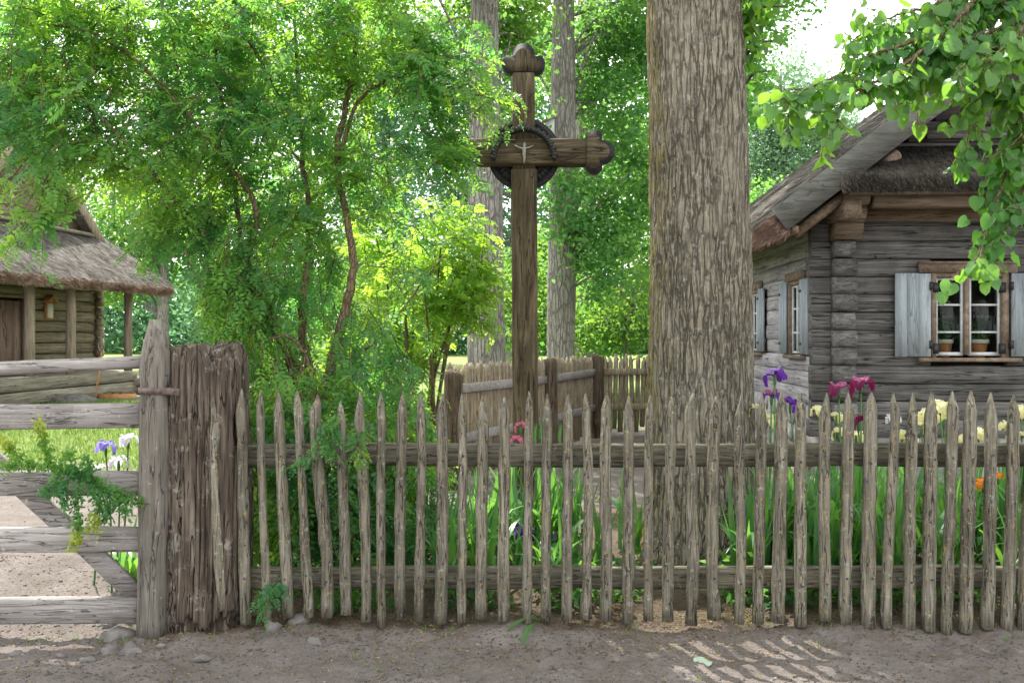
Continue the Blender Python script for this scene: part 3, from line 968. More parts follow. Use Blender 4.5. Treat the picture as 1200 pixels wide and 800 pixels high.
# upright
mb = MB().beam((cr_b[0] + 0.004, CD, 0.0), (xc, CD, pxo(0, 200)[2]), 0.205, 0.17, up=(0, 1, 0), segs=10, jit=0.008, cham=0.1)
mb.beam((xc, CD, pxo(0, 200)[2] - 0.02), (xc - 0.004, CD, pxo(0, 88)[2]), 0.178, 0.15, up=(0, 1, 0), segs=4, jit=0.01, cham=0.1)
obj('upright', mb, M['cross'], cross)
# arms, the crossbeam 3 mm proud of the upright
mb = MB().beam((pxo(538, 0)[0], CD - 0.012, zc), (pxo(686, 0)[0], CD - 0.012, zc), 0.175, 0.205, segs=8, jit=0.01, cham=0.08)
obj('crossbeam', mb, M['crossbeam'], cross)


def trefoil(r, neck, ext):
    """outline of a three-lobed end; base on y=0, growing along +y"""
    pts = []
    cs = [((neck * 1.0, ext * 0.36), -100, 60), ((0, ext * 0.66), -10, 190), ((-neck * 1.0, ext * 0.36), 120, 280)]
    for (c, a0, a1) in cs:
        rr = r * (0.75 if c[0] else 0.92)
        for a_ in np.radians(np.linspace(a0, a1, 12)):
            pts.append((c[0] + rr * math.cos(a_), c[1] + rr * math.sin(a_)))
    return np.array(pts)


# (origin, across, along)
ends = [((xc - 0.004, pxo(0, 90)[2]), (1, 0), (0, 1), 'cross'), ((pxo(683, 0)[0], zc), (0, -1), (1, 0), 'crossbeam'), ((pxo(541, 0)[0], zc), (0, 1), (-1, 0), 'crossbeam')]
for (o2, ac, al, mt) in ends:
    A, B = np.array([ac[0], 0, ac[1]], float), np.array([al[0], 0, al[1]], float)
    oo = np.array([o2[0], CD, o2[1]])
    out = trefoil(0.098, 0.10, 0.24)
    yy = -0.075 if mt == 'cross' else -0.098
    inner = out * np.array([0.76, 0.78]) + np.array([0, 0.012])
    e = obj('carved_end', MB().prism(inner, oo + np.array([0, yy - 0.004, 0]), A, B, (0, 1, 0), 0.14), M[mt], cross)
    obj('iron_edging', MB().prism(out, oo + np.array([0, yy + 0.004, 0]), A, B, (0, 1, 0), 0.125), M['iron'], e)
# iron disc behind the crossing, pierced, and a toothed arch in front
RD = 0.255
RH = 0.285
mb = MB()
for q4 in range(4):
    a0 = q4 * PI / 2 + 0.0
    th = np.linspace(a0 + 0.32, a0 + PI / 2 - 0.32, 13)
    # scalloped outer strip, inner strip and spokes: openings stay open
    for (ra, rb_) in ((RH * 0.84, RH), (RH * 0.52, RH * 0.64)):
        for s in range(12):
            bump_ = 0.012 * abs(math.sin((s + 0.5) * PI / 2))
            quad = [(r * math.cos(t_), r * math.sin(t_)) for r, t_ in ((ra, th[s]), (rb_ + bump_, th[s]), (rb_ + bump_, th[s + 1]), (ra, th[s + 1]))]
            mb.prism(quad, (xc, CD + 0.03, zc), (1, 0, 0), (0, 0, 1), (0, 1, 0), 0.012)
    for s in range(0, 13, 2):
        t_ = th[s]
        p0 = np.array([xc + RH * 0.5 * math.cos(t_), CD + 0.045, zc + RH * 0.5 * math.sin(t_)])
        p1 = np.array([xc + RH * 0.95 * math.cos(t_), CD + 0.045, zc + RH * 0.95 * math.sin(t_)])
        mb.beam(p0, p1, 0.008, 0.026, up=(-math.sin(t_), 0, math.cos(t_)))
    mb.prism([(r * math.cos(t_), r * math.sin(t_)) for r, t_ in [(RH * 0.86, t) for t in th] + [(RH * 0.62, t) for t in th[::-1]]], (xc, CD + 0.052, zc), (1, 0, 0), (0, 0, 1), (0, 1, 0), 0.004)
obj('iron_halo', mb, M['iron'], cross)
mb = MB()
th = np.linspace(0, PI, 33)
zA = pxo(0, 191)[2]
for s in range(32):
    ro_ = RD * 0.99 + (0.012 if s % 2 else 0.0)
    quad = [(r * math.cos(t_), r * math.sin(t_)) for r, t_ in ((RD * 0.87, th[s]), (ro_, th[s]), (ro_, th[s + 1]), (RD * 0.87, th[s + 1]))]
    mb.prism(quad, (xc, CD - 0.205, zA), (1, 0, 0), (0, 0, 1), (0, 1, 0), 0.095)
obj('iron_arch', mb, M['iron'], cross)
# small cast figure under the arch: one continuous slim body with spread arms
mb = MB()
fz = pxo(0, 184)[2]
yb = CD - 0.122
mb.tube([(xc, yb, fz - 0.075), (xc + 0.002, yb - 0.006, fz - 0.03), (xc, yb - 0.005, fz), (xc, yb - 0.006, fz + 0.035), (xc, yb - 0.006, fz + 0.055), (xc + 0.003, yb - 0.01, fz + 0.07), (xc + 0.003, yb - 0.01, fz + 0.09)], [0.007, 0.011, 0.015, 0.017, 0.009, 0.013, 0.006], 8)
mb.tube([(xc - 0.075, yb - 0.002, fz + 0.07), (xc - 0.04, yb - 0.004, fz + 0.052), (xc, yb - 0.006, fz + 0.044), (xc + 0.04, yb - 0.004, fz + 0.052), (xc + 0.075, yb - 0.002, fz + 0.07)], [0.004, 0.006, 0.009, 0.006, 0.004], 8)
obj('cast_figure', mb, plain('pale_cast_metal', (0.28, 0.26, 0.22), (0.4, 0.38, 0.33), 30, 0.6), cross, smooth=True)

# ================================================================== back picket fence
bf = thing('back_fence', 'lichen-ochre picket fence with dark posts enclosing the garden behind the cross', 'fence', (1.27, 15.0, 0.1))
bp = [P(531, 0, 10.5)[:2], P(643.5, 0, 13.0)[:2], P(699, 0, 15.0)[:2], np.array([3.5, 15.35])]
for q, r, top in ((bp[0], 0.095, 1.235), (bp[1], 0.115, 1.315), (bp[2], 0.115, 1.325)):
    z0 = ground_z(q[0], q[1])
    zz = np.array([z0 - 0.05, z0 + 0.3, z0 + 0.7, z0 + 1.0, top - 0.05, top, top + 0.012])
    mb = MB().tube(np.stack([q[0] + rng.normal(0, 0.004, 7), np.full(7, q[1]), zz], 1), [r * 1.02, r, r * 0.97, r, r * 1.0, r * 0.85, r * 0.45], 12, 0.12, 6.0)
    obj('post', mb, M['backpost'], bf)
for s in range(3):
    a_, b_ = bp[s], bp[s + 1]
    dv = (b_ - a_) / np.linalg.norm(b_ - a_)
    side = np.array([-dv[1], dv[0]])
    if s == 2:
        offp, offr = side * 0.05, side * 0.0
    else:
        offp, offr = side * 0.05, side * 0.0
    L = np.linalg.norm(b_ - a_)
    m = int(L / 0.086)
    for q in range(m):
        t_ = (q + 0.5) / m
        p = a_ + (b_ - a_) * t_ + offp
        z0 = ground_z(p[0], p[1])
        tp = 1.32 + rng.normal(0, 0.018)
        r = rng.uniform(0.034, 0.043)
        lean = rng.normal(0, 0.012, 2)
        pts = [(p[0] - lean[0], p[1], z0 + rng.uniform(0.06, 0.14)), (p[0], p[1], 0.7), (p[0] + lean[0] * 0.8, p[1], tp - 0.08), (p[0] + lean[0], p[1], tp)]
        obj('picket', MB().tube(pts, [r, r, r * 0.95, r * 0.25], 7, 0.12, 9.0), M['backfence'], bf)
    for zc_ in (1.05, 0.52):
        mb = MB().beam((*(a_ + offr + dv * 0.08), zc_ + ground_z(*a_) * 0.3), (*(b_ + offr - dv * 0.08), zc_ + ground_z(*b_) * 0.3), 0.04, 0.10, segs=5, jit=0.02)
        obj('rail', mb, M['gatewood'] if s < 2 else M['backfence'], bf)

# ================================================================== log house
house = thing('log_house', 'grey log house with pale blue shutters, thatched roof and a carved corner', 'house', (3.516, 11.0, 0.0), -0.0343, world=False)
house['_org'] = [0.0, 0.0, 0.0]
LH = 0.196
ZB = 0.50
rows = [(ZB + LH * q, ZB + LH * (q + 1)) for q in range(13)]
HX, HY2 = 7.0, 8.5
WF = (1.088, 1.923, 1.375, 2.305)
WS = [(1.13, 1.78), (3.54, 4.15)]


def spans(a0, a1, holes):
    out, c = [], a0
    for h0, h1 in holes:
        out.append((c, h0))
        c = h1
    out.append((c, a1))
    return out


front, side = MB(), MB()
for q, (z0, z1) in enumerate(rows):
    zm, hh = (z0 + z1) / 2, (z1 - z0) * rng.uniform(0.955, 0.985)
    cut = z1 > WF[2] + 0.02 and z0 < WF[3] - 0.02
    for (s0, s1) in spans(-0.21 + rng.uniform(-0.02, 0.02), HX, [WF[:2]] if cut else []):
        y = 0.075 + rng.normal(0, 0.006)
        front.beam((s0, y, zm), (s1, y, zm), 0.15, hh * 1.008, segs=max(3, int((s1 - s0) / 0.35)), jit=0.022, cham=0.07, bulge=0.007)
    # the side wall's courses sit half a log lower and run out past the corner
    zm2 = zm - LH / 2 + 0.0
    cut = zm2 + LH / 2 > WF[2] + 0.02 and zm2 - LH / 2 < WF[3] - 0.02
    if zm2 - LH / 2 > 0.8 - LH:
        for (s0, s1) in spans(0.0, HY2, WS if cut else []):
            x = 0.075 + rng.normal(0, 0.006)
            side.beam((x, s0 + (0.152 if s0 == 0 else 0), zm2), (x, s1, zm2), 0.15, hh * 1.008, segs=max(2, int((s1 - s0) / 0.4)), jit=0.02, cham=0.06, bulge=0.006)
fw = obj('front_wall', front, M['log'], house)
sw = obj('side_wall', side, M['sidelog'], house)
# log ends standing out past the front: rounded hewn heads
mb = MB()
for q, (z0, z1) in enumerate(rows[:-1]):
    zm = (z0 + z1) / 2 + rng.normal(0, 0.004)
    w = 0.24 + rng.normal(0, 0.008)
    L = 0.20 + rng.normal(0, 0.015)
    zs_ = np.array([-0.094, -0.06, 0.0, 0.06, 0.094])
    prof = [(-L + 0.055, -0.094), (-L + 0.015, -0.055), (-L, 0.0), (-L + 0.015, 0.055), (-L + 0.055, 0.094), (-0.003, 0.094), (-0.003, -0.094)]
    mb.prism(prof, (0.002 + rng.normal(0, 0.005), 0, zm), (0, 1, 0), (0, 0, 1), (1, 0, 0), w)
obj('log_ends', mb, M['logend'], house)
# rear and far walls, an inner lining so no daylight leaks between the courses
mb = MB()
mb.box((HX - 0.15, 0.0, ZB), (HX, HY2, 3.0))
mb.box((0.16, HY2 - 0.15, ZB), (HX - 0.16, HY2, 3.0))
obj('rear_wall', mb, M['sidelog'], house)
mb = MB()
for (b0, b1) in (((0.16, WF[0]), None), ((WF[1], HX - 0.16), None)):
    mb.box((b0[0], 0.155, ZB), (b0[1], 0.17, 3.2))
mb.box((WF[0], 0.155, ZB), (WF[1], 0.17, WF[2]))
mb.box((WF[0], 0.155, WF[3]), (WF[1], 0.17, 3.2))
c = 0.18
for (h0, h1) in WS:
    mb.box((0.155, c, ZB), (0.17, h0, 3.2))
    mb.box((0.155, h0, ZB), (0.17, h1, WF[2]))
    mb.box((0.155, h0, WF[3]), (0.17, h1, 3.2))
    c = h1
mb.box((0.155, c, ZB), (0.17, HY2 - 0.17, 3.2))
mb.box((0.17, 0.18, ZB - 0.05), (HX - 0.17, HY2 - 0.17, ZB))
mb.box((0.17, 0.18, 3.04), (HX - 0.17, HY2 - 0.17, 3.1))
mb.box((0.18, 2.6, ZB + 0.01), (HX - 0.18, 2.65, 3.03))
obj('lining', mb, M['dark'], house)
# plinth
mb = MB()
mb.box((-0.06, 0.12, -0.15), (HX, HY2, 0.79))
mb2 = MB()
for s in range(26):
    y = 0.25 + s * 0.32 + rng.normal(0, 0.03)
    for zz in (0.15, 0.42, 0.67):
        mb.blob((-0.07, y + rng.normal(0, 0.06), zz + rng.normal(0, 0.03)), (0.05, 0.17, 0.13), 0.2, 1, rng.random() * 9)
obj('plinth', mb, M['plinth'], house)
obj('front_plinth', MB().box((-0.02, 0.02, -0.15), (HX, 0.1, 0.498)), M['plinth'], house)
# wall plates and the stepped console carrying the front beam
mb = MB()
mb.beam((0.06, -0.6, 2.945), (0.06, HY2, 2.945), 0.19, 0.20, segs=10, jit=0.02)
obj('wall_plate', mb, M['brownbeam_y'], house)
mb = MB()
for (y0, z0, z1) in ((-0.30, 2.66, 2.83), (-0.42, 2.835, 2.99), (-0.62, 2.995, 3.13)):
    mb.prism([(y0 + 0.07, z0), (y0, z0 + 0.09), (y0 - 0.01, z1), (-0.01, z1), (-0.01, z0)], (-0.02, 0, 0), (0, 1, 0), (0, 0, 1), (1, 0, 0), 0.29 - 0.02 * (z0 > 2.9))
obj('console', mb, M['brownbeam'], house)
obj('front_beam', MB().beam((0.30, -0.50, 3.03), (HX + 0.3, -0.50, 3.03), 0.16, 0.15, segs=12, jit=0.02), M['brownbeam'], house)
mb = MB().beam((0.05, -0.03, 2.965), (HX, -0.03, 2.965), 0.05, 0.20, segs=10, jit=0.02)
for xx in (1.9, 3.6, 5.3):
    mb.tube([(xx, -0.72, 3.12), (xx, 0.1, 3.14)], 0.065, 10, 0.08)
obj('plate_board', mb, M['brownbeam'], house)
# thatched skirt across the foot of the gable
SLP = 0.77
EX, EZ = -0.646, 2.70      # lower front corner of the left roof slope
mb = MB()
mb.prism([(-0.78, 3.10), (-0.80, 3.27), (-0.02, 3.70), (-0.02, 3.43)], (-0.1, 0, 0), (0, 1, 0), (0, 0, 1), (1, 0, 0), HX + 0.2)
n = 16000
xs, t_ = rng.uniform(-0.1, HX * 0.75, n), rng.random(n)
pos = np.stack([xs, -0.81 + 0.79 * t_, 3.26 + 0.44 * t_ + 0.01], 1)
low = rng.random(n) < 0.35
pos[low] = np.stack([xs[low], -0.80 + rng.uniform(0, 0.04, low.sum()), 3.10 + 0.17 * rng.random(low.sum())], 1)
dd = np.tile([0, -0.86, -0.50], (n, 1)) + rng.normal(0, 0.13, (n, 3))
v, f = leaf_quads(pos, dd, np.tile([0, -0.5, 0.86], (n, 1)) + rng.normal(0, 0.3, (n, 3)), rng.uniform(0.05, 0.14, n), rng.uniform(0.005, 0.010, n), 0.1)
sk = obj('gable_skirt', mb, M['thatch_dark'], house)
obj('straw', MB().add(v, f), M['strawdark'], sk)['kind'] = 'stuff'
obj('skirt_board', MB().beam((0.0, -0.70, 3.085), (HX, -0.70, 3.085), 0.10, 0.035, segs=10, jit=0.02), M['brownbeam'], house)
# gable boards, laid flat, with two battens
mb = MB()
z = 3.06
while z < 5.7:
    x0 = max(0.1, (z - 3.10) / SLP + 0.02)
    x1 = HX - x0
    if x1 - x0 > 0.3:
        mb.beam((x0, 0.06 + rng.normal(0, 0.006), z + 0.115), (x1, 0.06 + rng.normal(0, 0.006), z + 0.115), 0.05, 0.222, segs=9, jit=0.015, cham=0.1)
    z += 0.23
obj('gable_wall', mb, M['log'], house)
obj('rear_gable', MB().prism([(0.1, 3.0), (HX - 0.1, 3.0), (HX - 0.1, 3.12), (3.5, 5.82), (0.1, 3.12)], (0, HY2 - 0.1, 0), (1, 0, 0), (0, 0, 1), (0, 1, 0), 0.06), M['log'], house)
mb = MB()
for z in (3.80, 3.98):
    mb.tube([((z - 3.0) / SLP, -0.03, z), (3.5, -0.035, z + 0.015), (HX - (z - 3.0) / SLP, -0.03, z)], 0.032, 8, 0.1)
obj('gable_batten', mb, M['gatewood'], house)
# roof: two thick slopes of thatch
RX, RYA, RYB = 3.5, -0.66, HY2 + 0.6
TH = 0.25
rz_ = EZ + SLP * (RX - EX)


def slope_pt(u, vv, w):
    """u: 0 at the eave, 1 at the ridge; vv along the ridge; w: 0 underside, 1 top"""
    x = EX + (RX - EX) * u - 0.13 * (1 - u) * w
    return np.stack(np.broadcast_arrays(x, RYA + (RYB - RYA) * vv, EZ + SLP * (EX + (RX - EX) * u - EX) + TH * w - 0.10 * w * (1 - u) ** 6), -1)


roof = MB()
uu, vv = np.meshgrid(np.linspace(0, 1, 30), np.linspace(0, 1, 60), indexing='ij')
for w in (0.0, 1.0):
    p = slope_pt(uu, vv, w).reshape(-1, 3)
    if w:
        p[:, 2] += 0.03 * fbm(p[:, 0] * 2, p[:, 1] * 2, 1, 4)
    i, j = np.meshgrid(np.arange(29), np.arange(59), indexing='ij')
    a = (i * 60 + j).ravel()
    q = np.stack([a, a + 1, a + 61, a + 60], 1)
    roof.add(p, q if w else q[:, ::-1])
for edge in ('eave', 'front', 'back'):
    t_ = np.linspace(0, 1, 60)
    if edge == 'eave':
        p0, p1 = slope_pt(0 * t_, t_, 0.0), slope_pt(0 * t_, t_, 1.0)
    else:
        e = 0.0 if edge == 'front' else 1.0
        p0, p1 = slope_pt(t_, 0 * t_ + e, 0.0), slope_pt(t_, 0 * t_ + e, 1.0)
    q = np.array([(s, s + 1, 60 + s + 1, 60 + s) for s in range(59)])
    roof.add(np.concatenate([p0, p1]), q)
# the right-hand slope mirrors the left
vv_ = np.concatenate(roof.v)
mir = vv_.copy()
mir[:, 0] = 2 * RX - mir[:, 0]
ff = np.concatenate(roof.f)
roof.add(mir, ff[:, ::-1])
ro = obj('thatched_roof', roof, M['thatch'], house)
# straw on the slope and the reddish cut ends along the eave
n = 14000
u_, v_ = rng.random(n), rng.random(n)
pos = slope_pt(u_, v_, 1.0) + np.array([0, 0, 0.02])
dd = np.tile([-0.79, 0, -0.61], (n, 1)) + rng.normal(0, 0.10, (n, 3))
v, f = leaf_quads(pos, dd, np.tile([-0.61, 0, 0.79], (n, 1)) + rng.normal(0, 0.25, (n, 3)), rng.uniform(0.10, 0.3, n), rng.uniform(0.006, 0.014, n), 0.1)
obj('roof_straw', MB().add(v, f), M['strawgrey'], ro)['kind'] = 'stuff'
n = 22000
v_ = rng.random(n) ** 1.3
w_ = rng.random(n)
pos = slope_pt(np.full(n, 0.006), v_, w_)
pos[:, 0] += 0.04
dd = np.tile([-0.80, 0, -0.55], (n, 1)) + rng.normal(0, 0.30, (n, 3))
v, f = leaf_quads(pos, dd, rand_dirs(n), rng.uniform(0.06, 0.15, n), rng.uniform(0.006, 0.013, n), 0.1)
obj('eave_straw', MB().add(v, f), M['straw'], ro)['kind'] = 'stuff'
# bargeboards
for sgn in (1, -1):
    c0 = np.array([EX + 0.0, -0.72, EZ])
    dv = np.array([1, 0, SLP]) / math.hypot(1, SLP)
    up = np.array([-SLP, 0, 1]) / math.hypot(1, SLP)
    Lb = (RX - EX) * math.hypot(1, SLP)
    bw = 0.262
    pr = []
    for (a_, b_) in ((0, 0), (Lb + bw * SLP * 0.0, 0), (Lb, bw), (0.02, bw)):
        q = c0 + dv * a_ + up * b_
        pr.append((q[0] if sgn > 0 else 2 * RX - q[0], q[2]))
    if sgn < 0:
        pr = pr[::-1]
    obj('bargeboard', MB().prism(pr, (0, -0.735, 0), (1, 0, 0), (0, 0, 1), (0, 1, 0), 0.045), M['barge'], house)
for sgn in (1, -1):
    xx = EX + 0.10 if sgn > 0 else 2 * RX - EX - 0.10
    obj('eave_lath', MB().beam((xx, -0.66, EZ + 0.02), (xx, HY2 + 0.5, EZ + 0.02), 0.07, 0.07, segs=12, jit=0.02), M['brownbeam_y'], house)
for y in np.arange(-0.45, HY2, 0.9):
    obj('rafter', MB().tube([(-0.50, y, EZ - 0.005), (0.6, y + rng.normal(0, 0.02), EZ + SLP * 1.1)], 0.055, 8, 0.1), M['brownbeam_y'], house)


# windows
def front_window():
    x0, x1, z0, z1 = WF
    fr = MB()
    fr.box((x0 - 0.002, -0.035, z0), (x0 + 0.056, 0.155, z1), 0.001)
    fr.box((x1 - 0.066, -0.035, z0), (x1 + 0.002, 0.155, z1), 0.001)
    fr.box((x0 + 0.058, -0.03, z1 - 0.045), (x1 - 0.068, 0.15, z1 - 0.001), 0.001)
    fr.box((1.456, -0.02, z0 + 0.03), (1.505, 0.12, z1 - 0.047), 0.001)
    w = obj('window', fr, M['frame'], house)
    li = MB().box((0.955, -0.05, 2.307), (2.012, 0.02, 2.425), 0.002)
    li.box((0.965, -0.062, 2.40), (2.004, 0.0, 2.43), 0.001)
    obj('lintel', li, M['frame'], w)
    obj('sill', MB().box((0.95, -0.085, 1.33), (2.05, 0.15, 1.374), 0.002), M['frame'], w)
    for (a0, a1) in ((1.145, 1.452), (1.509, 1.852)):
        sa = MB()
        zz0, zz1 = z0 + 0.022, z1 - 0.052
        b = 0.028
        sa.box((a0, 0.012, zz0), (a0 + b, 0.045, zz1))
        sa.box((a1 - b, 0.012, zz0), (a1, 0.045, zz1))
        sa.box((a0 + b + 0.001, 0.014, zz1 - b), (a1 - b - 0.001, 0.043, zz1))
        sa.box((a0 + b + 0.001, 0.014, zz0), (a1 - b - 0.001, 0.043, zz0 + b + 0.01))
        for z in (1.655, 1.955):
            sa.box((a0 + b + 0.001, 0.016, z - 0.011), (a1 - b - 0.001, 0.040, z + 0.011))
        obj('sash', sa, M['white'], w)
        obj('pane', MB().box((a0 + b - 0.004, 0.026, zz0 + 0.02), (a1 - b + 0.004, 0.029, zz1 - 0.02)), M['glass'], w)
        for z in (z0 + 0.10, z1 - 0.16):
            xx = a0 - 0.01 if a0 < 1.3 else a1 + 0.01
            obj('iron_corner', MB().box((xx - 0.03, -0.042, z - 0.055), (xx + 0.03, 0.010, z + 0.055)), M['iron'], w)
    return w


front_window()


def shutter(lo, hi, axis_):
    s = MB()
    m = 3
    for q in range(m):
        a0 = lo + (hi - lo) * q / m
        a1 = lo + (hi - lo) * (q + 1) / m - 0.003
        zt, zb_ = 2.298 + rng.normal(0, 0.003), 1.388 + rng.normal(0, 0.003)
        if axis_ == 'x':
            s.box((a0, -0.062, zb_), (a1, -0.034, zt), 0.0008)
        else:
            s.box((-0.062, a0, zb_ + 0.01), (-0.034, a1, zt), 0.0008)
    for z in (1.56, 2.12):
        if axis_ == 'x':
            s.box((lo + 0.03, -0.033, z - 0.03), (hi - 0.03, -0.012, z + 0.03))
        else:
            s.box((-0.033, lo + 0.03, z - 0.03), (-0.012, hi - 0.03, z + 0.03))
    o = obj('shutter', s, M['shutter'], house)
    for z in (1.52, 2.16):
        h = MB()
        if axis_ == 'x':
            e = hi if lo < 1.2 else lo
            h.box((e - 0.018, -0.070, z - 0.045), (e + 0.018, -0.0635, z + 0.045))
        else:
            h.box((-0.070, hi - 0.10, z - 0.015), (-0.0635, hi, z + 0.015))
        obj('hinge', h, M['iron'], o)


shutter(0.688, 1.075, 'x')
shutter(1.945, 2.33, 'x')
for (y0, y1) in WS:
    z0, z1 = WF[2], WF[3]
    fr = MB()
    fr.box((-0.035, y0, z0), (0.155, y0 + 0.06, z1), 0.001)
    fr.box((-0.035, y1 - 0.06, z0), (0.155, y1, z1), 0.001)
    fr.box((-0.03, y0 + 0.062, z1 - 0.05), (0.15, y1 - 0.062, z1 - 0.001), 0.001)
    w = obj('window', fr, M['frame'], house)
    obj('lintel', MB().box((-0.055, y0 - 0.1, z1 + 0.002), (0.02, y1 + 0.1, z1 + 0.11), 0.002), M['frame'], w)
    obj('sill', MB().box((-0.085, y0 - 0.1, z0 - 0.045), (0.15, y1 + 0.1, z0 - 0.001), 0.002), M['frame'], w)
    sa = MB()
    a0, a1, b = y0 + 0.065, y1 - 0.065, 0.03
    sa.box((0.0, a0, z0 + 0.02), (0.035, a0 + b, z1 - 0.055))
    sa.box((0.0, a1 - b, z0 + 0.02), (0.035, a1, z1 - 0.055))
    ym = (a0 + a1) / 2
    sa.box((-0.004, ym - 0.02, z0 + 0.02), (0.037, ym + 0.02, z1 - 0.055))
    for z in (z0 + 0.035, 1.655, 1.955, z1 - 0.068):
        sa.box((0.003, a0 + b + 0.001, z - 0.013), (0.032, ym - 0.021, z + 0.013))
        sa.box((0.003, ym + 0.021, z - 0.013), (0.032, a1 - b - 0.001, z + 0.013))
    obj('sash', sa, M['white'], w)
    obj('pane', MB().box((0.014, a0 + b - 0.004, z0 + 0.03), (0.017, a1 - b + 0.004, z1 - 0.06)), M['glass'], w)
    shutter(y0 - 0.405, y0 - 0.015, 'y')
    shutter(y1 + 0.015, y1 + 0.405, 'y')

# flower pots on the front window sill
hr = -0.0343


def house_w(x, y, z):
    return np.array([3.516 + x * math.cos(hr) - y * math.sin(hr), 11.0 + x * math.sin(hr) + y * math.cos(hr), z])


L_POT = L_DEEP
for (x, sc, lab, ns) in ((1.295, 0.92, 'narrower terracotta flower pot in the left half of the house window', 120), (1.665, 1.1, 'wider terracotta flower pot in the right half of the house window', 90)):
    c = house_w(x, 0.155, 1.377)
    sc *= 1.12
    ft = thing('flower_pot', lab, 'flower pot', c)
    pr = [(0.0, 0.0), (0.060, 0.0), (0.064, 0.01), (0.084, 0.145), (0.088, 0.15), (0.076, 0.152), (0.0, 0.150)]
    obj('pot', MB().lathe([(r * sc, z) for r, z in pr], c, 24), M['terracotta'], ft, smooth=True)
    obj('pot_rim', MB().lathe([(r * sc, z) for r, z in [(0.078, 0.153), (0.096, 0.153), (0.100, 0.16), (0.100, 0.195), (0.092, 0.20), (0.085, 0.196), (0.085, 0.165)]], c, 24), M['potrim'], ft, smooth=True)
    p = c + np.array([0, 0.02, 0.30]) + rng.normal(size=(ns, 3)) * np.array([0.07, 0.04, 0.09])
    mb = MB()
    crown_mesh(mb, p, 0.06, 0.6, 0.3)
    for q in range(10):
        mb.tube([c + np.array([0, 0, 0.16]), p[q * 5] * 0.5 + c * 0.5 + np.array([0, 0, 0.1]), p[q * 5]], 0.003, 5)
    obj('houseplant', mb, L_POT, ft)

# ================================================================== thatched shed
sx = math.atan2(-0.9916, -0.129)
shed = thing('thatched_shed', 'brown log shed with a porch of round posts and a grey thatched roof', 'shed', (-7.71, 20.0, 0.0), sx, world=False)
shed['_org'] = [0.0, 0.0, 0.0]


def shed_w(u, v_, z):
    return np.array([-7.71 + u * math.cos(sx) - v_ * math.sin(sx), 20.0 + u * math.sin(sx) + v_ * math.cos(sx), z])


mb = MB()
for q in range(9):
    z = 0.98 + 0.205 * q
    y = -0.96 + rng.normal(0, 0.008)
    if z < 2.30:
        mb.beam((-0.5, y, z), (2.04, y, z), 0.13, 0.192, segs=7, jit=0.02, cham=0.2, bulge=0.02)
        mb.beam((2.96, y, z), (7.0, y, z), 0.13, 0.192, segs=7, jit=0.02, cham=0.2, bulge=0.02)
    else:
        mb.beam((-0.5, y, z), (7.0, y, z), 0.13, 0.192, segs=12, jit=0.02, cham=0.2, bulge=0.02)
    mb.beam((-0.36, -1.03, z - 0.1), (-0.36, -5.5, z - 0.1), 0.13, 0.19, segs=5, jit=0.02, cham=0.2, bulge=0.02)
    mb.beam((-0.36, -0.89, z - 0.1), (-0.36, -0.76, z - 0.1), 0.13, 0.185, segs=1, jit=0.02, cham=0.2, bulge=0.02)
obj('log_wall', mb, M['shedlog'], shed)
obj('inner_wall', MB().box((-0.28, -5.4, 0.9), (7.0, -1.04, 3.1)), M['dark'], shed)
dm = MB()
for q in range(4):
    dm.box((2.09 + q * 0.205, -0.955, 0.96), (2.09 + (q + 1) * 0.205 - 0.004, -0.92, 2.25), 0.001)
dr = obj('door', dm, M['sheddoor'], shed)
mb = MB().box((2.04, -0.94, 0.95), (2.087, -0.86, 2.30)).box((2.913, -0.94, 0.95), (2.96, -0.86, 2.30)).box((2.04, -0.945, 2.302), (2.96, -0.855, 2.36))
obj('door_frame', mb, M['brownbeam'], dr)
for q, (u_, r) in enumerate(((0.0, 0.082), (2.02, 0.085), (3.25, 0.088), (5.0, 0.085), (6.8, 0.085))):
    obj('porch_post', MB().tube([(u_, 0, 0.94), (u_ + 0.01, 0.0, 1.5), (u_, 0.005, 2.1), (u_, 0, 2.58)], [r * 1.04, r, r * 0.96, r * 0.96], 12, 0.06, 5.0), M['shedpost'], shed)
obj('porch_floor', MB().box((-0.4, -0.9, 0.87), (7.0, -0.12, 0.93), 0.002), M['sill'], shed)
mb = MB()
mb.beam((-0.12, 0.02, 0.83), (7.2, 0.02, 0.80), 0.22, 0.215, segs=12, jit=0.015)
mb.beam((-0.30, 0.04, 0.60), (7.2, 0.04, 0.565), 0.22, 0.215, segs=12, jit=0.015)
for (u_, z, w) in ((-0.10, 0.715, 0.20), (-0.22, 0.53, 0.24)):
    mb.tube([(u_, -3.0, z), (u_, -1.0, z), (u_, 0.24, z), (u_, 0.30, z)], [w * 0.5, w * 0.5, w * 0.48, w * 0.40], 12, 0.08, 4)
obj('sill_beam', mb, M['sill'], shed)
obj('eave_beam', MB().beam((-0.3, 0.0, 2.645), (7.2, 0.0, 2.645), 0.15, 0.13, segs=10, jit=0.02), M['brownbeam'], shed)
